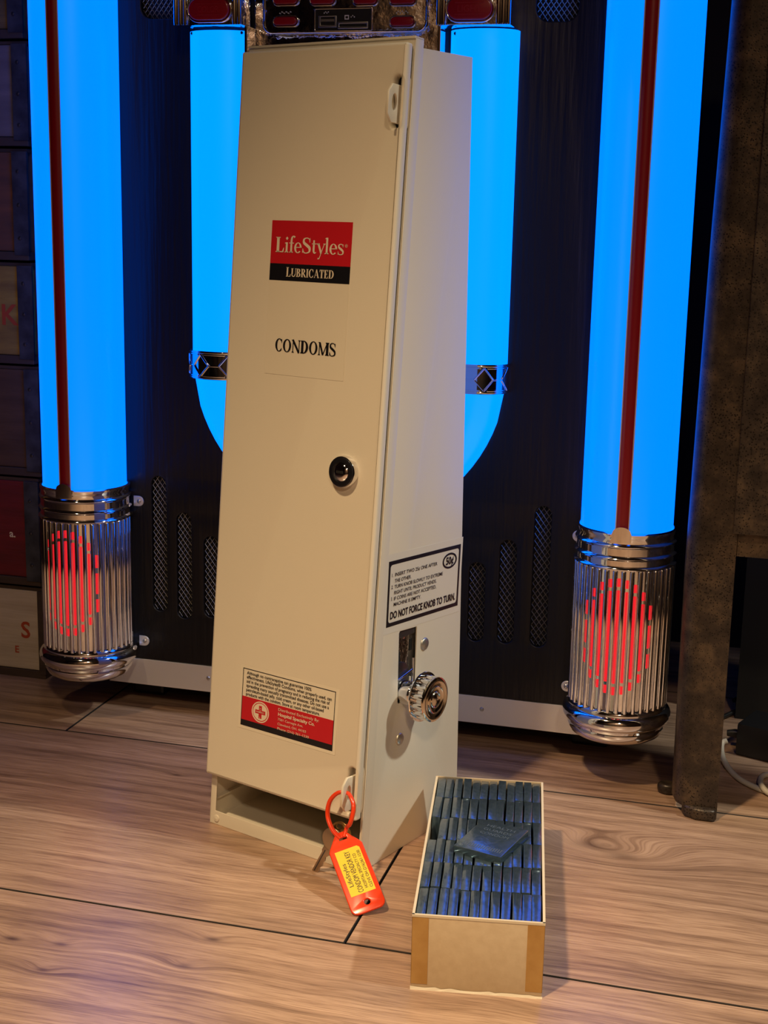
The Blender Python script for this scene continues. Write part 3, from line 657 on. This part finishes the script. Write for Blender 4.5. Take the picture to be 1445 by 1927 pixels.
# warning label
wx0, wx1, ws0, ws1 = -0.1368, -0.0262, 0.1036, 0.1622
b2 = obj('warning_label', plate_mesh('warning_label', [rect(wx0,wx1,ws0,ws1)], DF, DF+0.00022, 0, FRONT), CREAMST, vm, SM, label='red and black bordered warning label')
bx0, bx1, bs0, bs1 = wx0+0.0030, wx1-0.0030, ws0+0.0030, ws1-0.0026
obj('border', plate_mesh('border', [rect(bx0,bx1,bs0,bs1), rect(bx0+.0007,bx1-.0007,bs0+.0007,bs1-.0007)], DF, DF+0.00034, 0, FRONT), INK, b2)
obj('red_field', plate_mesh('red_field', [rect(bx0+.0007,bx1-.0007,bs0+.0055,bs0+.0272)], DF, DF+0.00034, 0, FRONT), RED, b2)
obj('black_bar', plate_mesh('black_bar', [rect(bx0+.0003,bx1-.0003,bs0+.0003,bs0+.0055)], DF, DF+0.00036, 0, FRONT), INK, b2)
rows = [('Although no contraceptive can guarantee 100%',.0735),('effectiveness. LifeStyles\u00ae Condoms, when properly used, can',.0960),('aid in the prevention of pregnancy and in reducing the risk of',.0940),('spreading many sexually transmitted diseases. Do not use a',.0935),('petroleum-based jelly, cold cream, or any other oil-based',.0880),('products with the condom. Store at room temperature.',.0840)]
rawobj('lettering', join([text_mesh(t, bx0+.0048, bs1-.0050-i*.0039, 0.0029, FRONT, DF+0.0006, width=w, bold=0.012) for i,(t,w) in enumerate(rows)],'lettering'), INK, b2)
rr = [('Distributed Exclusively By:',.0455,.0026,.0),('Hospital Specialty Co.',.0410,.0030,.025),('7501 Carnegie Ave.',.0285,.0022,0),('Cleveland, OH. 44103',.0320,.0022,0),('Phone (216) 361-1230',.0355,.0022,0)]
rawobj('lettering', join([text_mesh(t, bx0+.0430, bs0+.0225-i*.0042-(0.0004 if i else 0), c, FRONT, DF+0.0006, width=w, bold=b) for i,(t,w,c,b) in enumerate(rr)],'lettering'), PALE, b2)
ex, ey = bx0+0.0225, bs0+0.0163
obj('emblem', plate_mesh('emblem', [ell(ex,ey,.0100,.0096,40), ell(ex,ey,.0090,.0086,40)], DF, DF+0.0005, 0, FRONT), PALE, b2)
obj('emblem', plate_mesh('emblem', [ell(ex,ey,.0082,.0078,40)], DF, DF+0.0005, 0, FRONT), PALE, b2)
def cross(x, y, a, b): return [(x-b,y-a),(x+b,y-a),(x+b,y-b),(x+a,y-b),(x+a,y+b),(x+b,y+b),(x+b,y+a),(x-b,y+a),(x-b,y+b),(x-a,y+b),(x-a,y-b),(x-b,y-b)]
obj('emblem_cross', plate_mesh('emblem_cross', [cross(ex,ey,.0058,.0017)], DF, DF+0.0006, 0, FRONT), RED, b2)
emt = [text_mesh('HOSPECO', ex, ey-0.0006, 0.0013, FRONT, DF+0.0008, width=0.0090, align='CENTER', bold=0.01)] + [text_mesh(c, ex, ey+0.0026-k*0.0019-(0.0042 if k > 1 else 0), 0.0013, FRONT, DF+0.0008, align='CENTER', bold=0.01) for k, c in enumerate('PTLC')]
rawobj('lettering', join(emt,'lettering'), PALE, b2)
# instruction label on the side
IM = SIDE @ T(0.0340,0.2150,0) @ Matrix.Rotation(-0.045,4,'Z')
IW, IH = 0.1142, 0.0578
b3 = obj('instruction_label', plate_mesh('instruction_label', [rect(-0.0035,IW+0.0035,-0.0062,IH+0.0062)], -0.0008, -0.0006, 0, IM), mat('clear_label',(0.74,0.69,0.59),0.3), vm, label='black bordered operating instructions label')
obj('border', plate_mesh('border', [rect(0,IW,0,IH), rect(0.0026,IW-0.0026,0.0033,IH-0.0033,0.003)], -0.0007, -0.0004, 0, IM), INK, b3)
il = [(.045,.225,'1.',None),(.085,.225,'INSERT TWO 25\u00a2 ONE AFTER',.0660),(.085,.320,'THE OTHER.',.0250),(.045,.405,'2.',None),(.085,.410,'TURN KNOB SLOWLY TO EXTREME',.0760),(.085,.500,'RIGHT UNTIL PRODUCT VENDS.',.0660),(.045,.585,'3.',None),(.085,.590,'IF COINS ARE NOT ACCEPTED,',.0660),(.085,.680,'MACHINE IS EMPTY.',.0420)]
ms = [text_mesh(t, x*IW, (1-y)*IH-0.0010, 0.0031, IM, -0.0002, width=w, xs=0.8, bold=0.008) for x, y, t, w in il]
ms.append(text_mesh('DO NOT FORCE KNOB TO TURN.', .045*IW, (1-.885)*IH, 0.0062, IM, -0.0002, width=0.1035, bold=0.03))
ms.append(text_mesh('50\u00a2', .845*IW, (1-.225)*IH-.0032, 0.0068, IM, -0.0002, width=0.0125, align='CENTER', bold=0.03))
rawobj('lettering', join(ms,'lettering'), INK, b3)
obj('price_oval', plate_mesh('price_oval', [ell(.845*IW,(1-.225)*IH,.0118,.0072), ell(.845*IW,(1-.225)*IH,.0098,.0055)], -0.0007, -0.0003, 0, IM), INK, b3)
# coin mechanism seen in the slot
cm = obj('coin_mechanism', MB().box(-0.0105,-0.0058,0.048,0.090,0.125,0.212), CHROMEW, vm, bev=0.0006)
for z0, z1, y0, y1 in ((0.1765,0.1855,0.0555,0.0635),(0.1830,0.1935,0.0775,0.0815)): obj('coin_window', MB().box(-0.0059,-0.0053,y0,y1,z0,z1), VOID, cm)
obj('top_lip', MB().box(-0.0058,-0.0026,0.0540,0.0825,0.1990,0.2064), DARKM, cm, bev=0.0008)
obj('coin_wheel', MB().lathe([(0.0001,-0.0012),(0.0165,-0.0012),(0.0170,-0.0008),(0.0170,0.0008),(0.0165,0.0012),(0.0001,0.0012)],40).xf(T(-0.0044,0.0595,0.1600) @ Matrix.Rotation(math.pi/2,4,'Y')), mat('coin_wheel_grey',(0.10,0.10,0.10),0.35,0.9), cm, smooth=40)
obj('coin_rail', MB().tube([(-0.0024,0.0795,0.140),(-0.0024,0.0800,0.1765)],0.0011,8), CHROME, cm, smooth=60)
obj('coin_rail', MB().tube([(-0.0022,0.0555,0.1615),(-0.0022,0.0785,0.1660)],0.0011,8), CHROME, cm, smooth=60)
# knob
KM = SIDE @ T(0.0660,0.1485,0)
kb = obj('knob', MB().lathe([(0.0108,-0.005),(0.0108,0.0075),(0.0102,0.0092),(0.0088,0.0096),(0.0088,0.0110),(0.0096,0.0114),(0.0096,0.0180),(0.0100,0.0182)],40), CHROME, vm, KM, smooth=35)
obj('knob_flange', MB().lathe([(0.0090,0.0170),(0.0205,0.0170),(0.0222,0.0176),(0.0226,0.0184),(0.0222,0.0194),(0.0170,0.0200)],56), CHROME, kb, smooth=35)
obj('knob_core', MB().lathe([(0.0172,0.0194),(0.0172,0.0300)],56), CHROME, kb, smooth=35)
bump_ = finish(MB().tube([(0,0,0.0192),(0,0,0.0300)], 0.0029, 12).mesh('grip_bump'), 50); bump_.materials.append(CHROME)
for k in range(14):
    t = 2*math.pi*(k+0.3)/14; inst('grip_bump', bump_, kb, T(0.0172*math.cos(t),0.0172*math.sin(t),0))
obj('knob_face', MB().lathe([(0.0165,0.0290),(0.0196,0.0290),(0.0201,0.0300),(0.0199,0.0312),(0.0186,0.0320),(0.0168,0.0322),(0.0160,0.0318),(0.0124,0.0314),(0.0116,0.0321),(0.0106,0.0314),(0.0074,0.0312),(0.0066,0.0320),(0.0056,0.0312),(0.0040,0.0315),(0.0020,0.0322),(0.0001,0.0323)],48), mat('knob_face_reflection',(0.74,0.66,0.54),0.12,1.0), kb, smooth=35)  # brown of the reflected floor is put into the face colour
for y, z, r in ((0.0945,0.1860,0.0058),(0.0585,0.1068,0.0055)):
    obj('rivet', MB().lathe([(r,-0.001),(r,0.0008),(r*0.85,0.0017),(0.0001,0.0021)],24), mat('rivet_%d' % int(z*1000),(0.42,0.42,0.40) if z > .15 else (0.62,0.58,0.50),0.4,0.9), vm, SIDE @ T(y,z,-0.0008), smooth=45)
obj('frame_pip', MB().lathe([(0.0035,0),(0.0030,0.001),(0.0001,0.0016)],20), CREAM, vm, TILT @ FRONT @ T(-0.1655,0.0060,0), smooth=50)

# ================================================================== key tag and keys
kt = empty('key_tag', Matrix.Translation((-0.0030,1.0438,0)))
tag(kt, 'orange plastic key tag with yellow label leaning on the vending machine', 'key tag')
KI = Matrix.Translation((0.0030,-1.0438,0))
bot = Vector((-0.0045,1.0490,0.0030)); top = Vector((-0.0320,1.1095,0.0430))
vax = (top-bot).normalized(); uax0 = (Vector((0.0091,1.0479,0.003)) - Vector((-0.0184,1.0521,0.003))).normalized()
wax = uax0.cross(vax).normalized(); uax = vax.cross(wax).normalized()
Lt = (top-bot).length
TM = Matrix(((uax.x,vax.x,wax.x,bot.x),(uax.y,vax.y,wax.y,bot.y),(uax.z,vax.z,wax.z,bot.z),(0,0,0,1)))
TM = KI @ TM
hw = 0.0148; sh = Lt-0.0130
corner = lambda cx, cy, a0: [(cx+0.006*math.cos(math.radians(a)), cy+0.006*math.sin(math.radians(a))) for a in range(a0,a0+91,18)]
outl = corner(-hw+.006,.006,180) + corner(hw-.006,.006,270) + [(hw,sh-.003),(hw-.0015,sh),(0.0040,Lt),(-0.0040,Lt),(-hw+.0015,sh),(-hw,sh-.003)]
pl_ = obj('tag_plate', plate_mesh('tag_plate', [outl, ell(0.0005,0.0085,0.0026,0.0026,20), rect(-0.0028,0.0040,Lt-0.0078,Lt-0.0055)], 0.0, 0.0026, 0.0009, TM), ORANGE, kt, smooth=40)
yl = obj('yellow_label', plate_mesh('yellow_label', [[(-0.0105,0.0165),(0.0110,0.0165),(0.0110,Lt-0.0195),(0.0090,Lt-0.0175),(-0.0105,Lt-0.0175)]], 0.0026, 0.0028, 0, TM), YELLOW, kt)
RT = TM @ T(0,0.0175,0) @ Matrix.Rotation(math.pi/2,4,'Z')      # lettering runs up the tag
# after the turn: text x -> up the tag, text y -> towards the left edge
tl = [('LifeStyles',.0085,.0245,.0036,.0052),('CONDOM VENDOR KEY',.0005,.0440,.0045,-.0012),('HOSPITAL SPECIALTY CO',.0030,.0370,.0026,-.0056),('CLEVE OH (216)361-1230',.0020,.0400,.0026,-.0098)]
span = Lt-0.0195-0.0165
rawobj('lettering', join([text_mesh(t, x*span/0.046, y, c, RT, 0.0030, width=min(w*span/0.046, span-x*span/0.046-0.0015)) for t, x, w, c, y in tl],'lettering'), INK, yl)
# strap loop through the lower latch tab
tabc = MM @ TILT @ Vector((-0.0062,-0.0175,0.0770))
nrm = (MM @ TILT).to_3x3() @ Vector((0,-1,0)); xr = (MM @ TILT).to_3x3() @ Vector((1,0,0)); sup = (MM @ TILT).to_3x3() @ Vector((0,0,1))
base = top + wax*0.0013 - vax*0.005
cp = [base - uax*0.0012, base - uax*0.0050 + vax*0.008 + wax*0.003, tabc - xr*0.0125 - sup*0.022 + nrm*0.008, tabc - xr*0.0130 - sup*0.010 + nrm*0.006, tabc - xr*0.0075 - sup*0.0015 + nrm*0.003, tabc, tabc + xr*0.0070 - sup*0.0015 + nrm*0.003, tabc + xr*0.0125 - sup*0.009 + nrm*0.006, tabc + xr*0.0120 - sup*0.022 + nrm*0.009, base + uax*0.0075 + vax*0.006 + wax*0.004, base + uax*0.0020]
path = spline([tuple(p) for p in cp], 7)
obj('strap_loop', MB().tube([KI @ Vector(p) for p in path], 0.0024, 8, flat=0.75), ORANGE, kt, smooth=60)
def key(name, pos, ang, m, label, turn=0.0):
    X = (xr*math.cos(turn) + nrm*math.sin(turn)).normalized(); N = X.cross(sup).normalized()
    if N.dot(nrm) < 0: N = -N
    M = Matrix(((X.x,sup.x,-N.x*-1,pos.x),(X.y,sup.y,N.y,pos.y),(X.z,sup.z,N.z,pos.z),(0,0,0,1))) @ Matrix.Rotation(ang,4,'Z')
    k = empty(name, M); tag(k, label, 'key')
    obj('key_head', plate_mesh('key_head', [ell(0,0,0.0108,0.0105,32), ell(0,0.0062,0.0030,0.0022,16)], -0.0009, 0.0009, 0.0003), m, k, smooth=40)
    bl = [(-0.0042,-0.0095),(-0.0042,-0.0150),(-0.0032,-0.0165),(-0.0032,-0.0380),(-0.0012,-0.0400),(0.0012,-0.0385)]
    for i, d in enumerate((0.0008,0.0022,0.0010,0.0026,0.0014,0.0024,0.0012)): bl.append((0.0010+d,-0.0370+i*0.0030))
    bl += [(0.0042,-0.0150),(0.0042,-0.0095)]
    kb_ = obj('key_blade', plate_mesh('key_blade', [bl], -0.0008, 0.0008, 0.0002), m, k, smooth=40)
    obj('key_groove', plate_mesh('key_groove', [rect(-0.0016,-0.0006,-0.037,-0.013)], 0.0008, 0.00095, 0), DARKM, kb_)
    return k
def unproj(px, py, P, n):
    X, Y = px-W/2, py-H/2
    a, b_ = X*math.cos(ROLL)+Y*math.sin(ROLL), -X*math.sin(ROLL)+Y*math.cos(ROLL)
    d = Vector((a/FPX, math.cos(PITCH)-b_/FPX*math.sin(PITCH), -math.sin(PITCH)-b_/FPX*math.cos(PITCH)))
    o_ = Vector((0,0,CAMH)); t = (P-o_).dot(n)/d.dot(n); return o_ + d*t
kp1 = unproj(626,1580, MO+nrm*0.018, nrm)
key('key', kp1, math.radians(-26), KEYM, 'worn bronze key hanging beside the orange tag', 0.0)
kp2 = unproj(641,1568, MO+nrm*0.0115, nrm)
key('key', kp2, math.radians(16), BRASS, 'round headed brass key tucked behind the orange tag')

# ================================================================== carton and packets
BYAW = -0.1000
BC = Vector((0.0880,1.0640,0)); BWD, BLN, BHT = 0.0965, 0.2590, 0.0600
BM = Matrix.Translation(BC) @ Matrix.Rotation(BYAW,4,'Z')
ct = empty('carton', BM)
tag(ct, 'open tan chipboard carton with taped corners, packed with foil packets', 'box')
w2, l2, t2 = BWD/2, BLN/2, 0.0013
obj('carton_wall', MB().box(-w2,w2,-l2,-l2+t2,0.0012,BHT), KRAFT, ct, bev=0.0004, smooth=40)
obj('carton_wall', MB().box(-w2,w2,l2-t2,l2,0.0012,BHT+0.0006), KRAFT, ct, bev=0.0004)
obj('carton_wall', MB().box(-w2,-w2+t2,-l2+t2,l2-t2,0.0012,BHT), KRAFT, ct, bev=0.0004)
obj('carton_wall', MB().box(w2-t2,w2,-l2+t2,l2-t2,0.0012,BHT), KRAFT, ct, bev=0.0004)
obj('carton_floor', MB().box(-w2,w2,-l2,l2,0.0,0.0012), KRAFT, ct)
rimm = MB(); z = BHT+0.0003
rimm.box(-w2-.0004,w2+.0004,-l2-.0004,-l2+t2+.0002,BHT-.0016,z); rimm.box(-w2-.0004,-w2+t2+.0002,-l2,l2,BHT-.0010,z); rimm.box(w2-t2-.0002,w2+.0004,-l2,l2,BHT-.0010,z)
obj('cut_edge', rimm, PAPER, ct)
ft = MB()
xs_ = [-w2-.0006]; 
while xs_[-1] < w2: xs_.append(xs_[-1]+0.004+random.random()*0.006)
xs_[-1] = w2+.0006
hs = [0.0012+random.random()*0.0014 for _ in xs_]
ft.add([(x,-l2-0.0012,0.0) for x in xs_]+[(x,-l2-0.0003,h_) for x, h_ in zip(xs_,hs)], [(i,i+1,len(xs_)+i+1,len(xs_)+i) for i in range(len(xs_)-1)])
obj('torn_fringe', ft, PAPER, ct)
for x0, x1 in ((-w2-.0003,-w2+0.0120),(w2-0.0122,w2+.0003)):
    o = obj('corner_tape', MB().box(x0,x1,-l2-.0003,-l2,0.0045,BHT-0.0020), TAPE, ct)
    xx = x0 if x0 < 0 else x1
    obj('tape_return', MB().box(min(xx,xx+(.0003 if x0<0 else -.0003)),max(xx,xx+(.0003 if x0<0 else -.0003)),-l2-.0003,-l2+0.012,0.0045,BHT-0.0020), TAPE, o)
PT, PD, PH = 0.00705, 0.0415, 0.0574
def packet_mesh(seed, slant=0.0):
    rnd = random.Random(seed)
    me = bevel(finish(MB().box(-PT/2,PT/2,-PD/2,PD/2,0,PH).mesh('condom_packet')), 0.0009, 2)
    for v in me.vertices:
        c = v.co
        if c.z > PH/2: c.z += slant*(c.y-PD/2) + rnd.uniform(-0.00012,0.00012)
    finish(me, 40); me.materials.append(FOIL); return me
pms = [packet_mesh(i, 0.006*i) for i in range(3)]; pmf = [packet_mesh(7+i, 0.035+0.02*i) for i in range(3)]
ORD = ['leftmost','second from left','third from left','fourth from left','fifth from left','sixth from left','sixth from right','fifth from right','fourth from right','third from right','second from right','rightmost']
ROWS = ['in the front row of the carton','in the second row from the carton front','in the third row from the carton front','in the third row from the carton back','in the second row from the carton back','in the back row of the carton']
iw = BWD-2*t2-0.0006; px_ = iw/12; il_ = BLN-2*t2-0.0010; pd_ = il_/6
for r_ in range(6):
    for c_ in range(12):
        if r_ == 3 and c_ == 0: continue
        x = -iw/2 + px_*(c_+0.5); y = -il_/2 + pd_*(r_+0.5)
        z = 0.0014 + random.uniform(0.0002,0.0020)
        tx = random.uniform(-0.006,0.006); ty = random.uniform(-0.012,0.012)
        M = BM @ T(x,y,z) @ Matrix.Rotation(tx,4,'X') @ Matrix.Rotation(ty,4,'Y') @ Matrix.Rotation(random.uniform(-0.01,0.01),4,'Z')
        o = inst('condom_packet', (pmf if r_ == 0 else pms)[(r_*5+c_*7+c_//3) % 3]); o.matrix_world = M
        tag(o, 'dark blue wrapped packet, %s %s' % (ORD[c_], ROWS[r_]), 'packet', 'packets standing in the carton')
# loose packet lying on top
def U(px, py, z): return unproj(px, py, Vector((0,0,z)), Vector((0,0,1)))
A, B_, D_ = U(858,1586,0.0665), U(947,1609,0.0665), U(906,1541,0.0685)
xa = (B_-A).normalized(); cen = (U(858,1586,0.0665)+U(947,1609,0.0665)+U(990,1557,0.0685)+U(906,1541,0.0685))/4
xa.z = 0; xa.normalize(); ya = Vector((-xa.y,xa.x,0)); ang = math.atan2(xa.y,xa.x)
LPM = Matrix.Translation((cen.x,cen.y,0.0590)) @ Matrix.Rotation(ang,4,'Z') @ Matrix.Rotation(0.02,4,'X')
lp = empty('condom_packet', LPM); tag(lp, 'dark blue wrapped packet lying flat on top of the filled carton', 'packet')
pw, ph = 0.0415, 0.0555
obj('wrapper', MB().box(-pw/2,pw/2,-ph/2,ph/2,0,PT), FOIL, lp, bev=0.0007, smooth=40)
rawobj('lettering', join([text_mesh(t, 0, y, 0.0040, Matrix(), PT+0.0001, width=w, align='CENTER') for t, y, w in (('HEALTH',0.0170,0.0250),('GUARDS',0.0100,0.0250),('CONDOM',0.0030,0.0250))],'lettering'), FOILP, lp)
mb = MB()
for k in range(17):
    x = -0.0165+k*0.00206; mb.add([(x,-0.0225,PT+.0001),(x+.0009,-0.0225,PT+.0001),(x+.0009,-0.0165,PT+.0001),(x,-0.0165,PT+.0001)],[(0,1,2,3)])
rawobj('printed_bars', mb.mesh('printed_bars'), FOILP, lp)

# ================================================================== rusty iron stand (right edge)
isd = empty('iron_stand', JM @ T(0.38,-0.05,0)); II = T(-0.38,0.05,0)
tag(isd, 'rusty brown iron machine stand with pitted steel panel at right edge', 'stand')
prof = [(0.401,-0.073)]
cx_, cy_, rr_ = 0.376, -0.054, 0.019
prof = [(0.4012,-0.073)] + [(cx_+rr_*math.cos(math.radians(a)), cy_+rr_*math.sin(math.radians(a))) for a in range(270,179,-9)] + [(0.357,0.000),(0.365,0.000),(0.365,-0.052),(0.378,-0.065),(0.4012,-0.065)]
mb = MB(); n = len(prof)
for z, g in ((0.010,0.003),(0.016,0.0),(0.25,-0.002),(0.55,0.0015),(0.82,0.007)):
    for x, y in prof: mb.v.append((x+(g if x < 0.38 else 0), y, z))
for i in range(4):
    for k in range(n): mb.f.append((i*n+k,i*n+(k+1)%n,(i+1)*n+(k+1)%n,(i+1)*n+k))
mb.f.append(tuple(range(n))); mb.f.append(tuple(4*n+k for k in range(n)))
obj('leg', mb, RUST, isd, II, smooth=35)
toe = plate_mesh('toe', [[(0.368,-0.066),(0.371,-0.074),(0.382,-0.0795),(0.398,-0.0795),(0.4012,-0.076),(0.4012,-0.055),(0.368,-0.055)]], 0.0, 0.012, 0.003)
obj('toe', toe, RUST, isd, II, smooth=50)
obj('foot_lug', plate_mesh('foot_lug', [ell(0.3515,-0.020,0.0105,0.0085,24)], 0.0, 0.011, 0.004), RUST, isd, II, smooth=50)
obj('cross_beam', MB().box(0.401,0.80,-0.0715,-0.058,0.2600,0.2860), RUST, isd, II, bev=0.001)
obj('panel', MB().box(0.3972,0.80,-0.0780,-0.0732,0.2826,0.85), RUST, isd, II, bev=0.0008)
obj('rear_leg', MB().box(0.76,0.80,-0.073,-0.04,0.0,0.82), RUST, isd, II, bev=0.002)
obj('shade_sheet', MB().box(0.41,0.80,0.22,0.225,0.0,0.835), VOID, isd, II)  # black sheet added to stand for the shade behind the stand
obj('top_plate', MB().box(0.36,0.80,-0.073,0.22,0.82,0.835), RUST, isd, II, bev=0.001)

# adapter and cables behind the stand
def U0(px, py, z=0.0): return unproj(px, py, Vector((0,0,z)), Vector((0,0,1)))
ap = U0(1382,1420); 
AM = Matrix.Translation((ap.x,ap.y,0)) @ Matrix.Rotation(-0.62,4,'Z')
ad = empty('power_adapter', AM); tag(ad, 'black power adapter block on the floor behind the rusty stand', 'adapter')
obj('adapter_body', MB().box(0.0,0.11,0.0,0.055,0.0,0.036), BLACK, ad, bev=0.003, smooth=40)
obj('adapter_plug', MB().tube([(0.002,0.020,0.016),(-0.008,0.018,0.017),(-0.016,0.016,0.016)],[0.0055,0.0050,0.0035],8), BLACK, ad, smooth=50)
def cable(name, pts, r, m, label):
    P = spline([tuple(p) for p in pts], 8)
    o = obj(name, MB().tube(P, r, 8), m, None, smooth=60); tag(o, label, 'cable'); return o
zr = 0.0030
cable('cable', [U0(1368,1394,0.017),U0(1358,1400,0.014),U0(1360,1425,0.006),U0(1372,1447,zr),U0(1390,1465,zr),U0(1415,1479,zr),U0(1445,1490,zr),U0(1490,1500,zr)], 0.0030, CABLEW, 'white cable curling along the floor beside the rusty stand')
cable('cable', [U0(1500,1462,zr),U0(1460,1458,zr),U0(1438,1459,zr),U0(1431,1468,zr),U0(1434,1480,zr+.004),U0(1450,1494,zr+.001),U0(1500,1515,zr)], 0.0030, CABLEW, 'white cable loop at the right edge of the picture')
cable('cable', [U0(1355,1352,0.003),U0(1385,1338,0.006),U0(1420,1328,0.010),U0(1470,1330,0.003)], 0.0026, BLACK, 'black cable arching behind the power adapter, the lower one')
cable('cable', [U0(1380,1318,0.003),U0(1400,1310,0.006),U0(1425,1312,0.010),U0(1470,1322,0.003)], 0.0026, BLACK, 'black cable arching behind the power adapter, the upper one')

# ================================================================== stack of wooden crates (left edge)
ZS = [0.0,0.1161,0.2497,0.3819,0.5004,0.6268,0.7421,0.8700]
def crate_paint(name, c1, c2, sc_=40): return mat(name, c1, 0.75, var=(sc_, c2, (0.25,1,1.6)), bump=(60,0.5,0.002,(0.2,1,2.5)))
paints = [crate_paint('paint_cream',(0.62,0.52,0.40),(0.50,0.41,0.31)), crate_paint('paint_red',(0.20,0.012,0.016),(0.12,0.010,0.012)), crate_paint('bare_brown',(0.12,0.062,0.035),(0.07,0.036,0.022)),
          crate_paint('paint_yellow',(0.42,0.28,0.05),(0.20,0.12,0.03)), crate_paint('paint_rust',(0.20,0.075,0.035),(0.10,0.045,0.028)), crate_paint('paint_grey',(0.22,0.18,0.17),(0.13,0.11,0.11)), crate_paint('paint_ochre',(0.28,0.18,0.05),(0.12,0.08,0.03))]
DW = mat('crate_dark_wood',(0.07,0.042,0.028),0.8, var=(30,(0.035,0.022,0.016),(0.2,1,2)))
STRAP = mat('crate_strap',(0.11,0.115,0.13),0.5,0.6, var=(50,(0.05,0.05,0.06)))
clab = ['cream painted wooden crate with red letters at the stack bottom','dark red wooden crate resting on the cream crate','bare dark brown wooden crate above the dark red crate','yellow wooden crate with a red letter, middle of the stack','rust brown wooden crate on top of the yellow crate','weathered grey wooden crate with riveted corner strap','ochre stained wooden crate, topmost in the stack']
XR, XL, Y0, Y1 = -0.3990, -0.80, 0.0897, 0.36
rv = finish(MB().lathe([(0.0022,0.0),(0.0020,0.0010),(0.0001,0.0016)],10).xf(Matrix.Rotation(math.pi/2,4,'X')).mesh('rivet'), 50); rv.materials.append(DARKM)
for i in range(7):
    z0, z1 = ZS[i], ZS[i+1]; h = z1-z0-0.003; dx = [0,-.003,.002,-.002,-.004,0.0,-.003][i]
    c = empty('wooden_crate', JM @ T((XL+XR)/2+dx,(Y0+Y1)/2,z0))
    tag(c, clab[i], 'crate', 'stacked wooden crates')
    I = T(-(XL+XR)/2,-(Y0+Y1)/2,0); m = paints[i]
    hb = h*0.5
    obj('front_board', MB().box(XL,XR-0.004,Y0,Y0+0.012,0.010,h-0.004), m, c, I, bev=0.001)
    obj('bottom_rail', MB().box(XL,XR,Y0-0.002,Y0+0.012,0.0,0.0095), DW, c, I, bev=0.001)
    obj('top_rail', MB().box(XL,XR,Y0+0.001,Y0+0.012,h-0.0036,h), DW, c, I)
    obj('back_board', MB().box(XL,XR,Y1-0.012,Y1,0.0,h), DW, c, I)
    for xa_, xb in ((XL,XL+0.014),(XR-0.014,XR)): obj('end_board', MB().box(xa_,xb,Y0+0.0122,Y1-0.0122,0.0,h), DW, c, I)
    obj('base_board', MB().box(XL+.0142,XR-.0142,Y0+0.0122,Y1-0.0122,0.0,0.008), DW, c, I)
    sw = 0.0175 if i else 0.0075
    sp_ = obj('corner_strap', MB().box(XR-sw,XR+0.0012,Y0-0.0034,Y0-0.0002,0.006,h-0.003), STRAP if i else DW, c, I)
    if i:
        for k in range(3): inst('rivet', rv, sp_, T(XR-sw*0.55,Y0-0.0034,h*(0.2+0.3*k)))
    words = {0:[('S',XR-0.0320,0.0500,0.0200),('E',XR-0.0410,0.0300,0.0085)],1:[('a.',XR-0.0400,0.0580,0.0090)],3:[('K',XR-0.0400,0.0450,0.0230)]}.get(i, [])
    for wd_, x, z, cap in words:
        rawobj('lettering', text_mesh(wd_, x, z, cap, FRONT, -Y0+0.0004, align='LEFT', bold=0.02), {0:mat('stencil_red',(0.42,0.06,0.02),0.7) if 'stencil_red' not in MATS else MATS['stencil_red'],1:PALE,3:MATS['stencil_red']}[i], c, I)
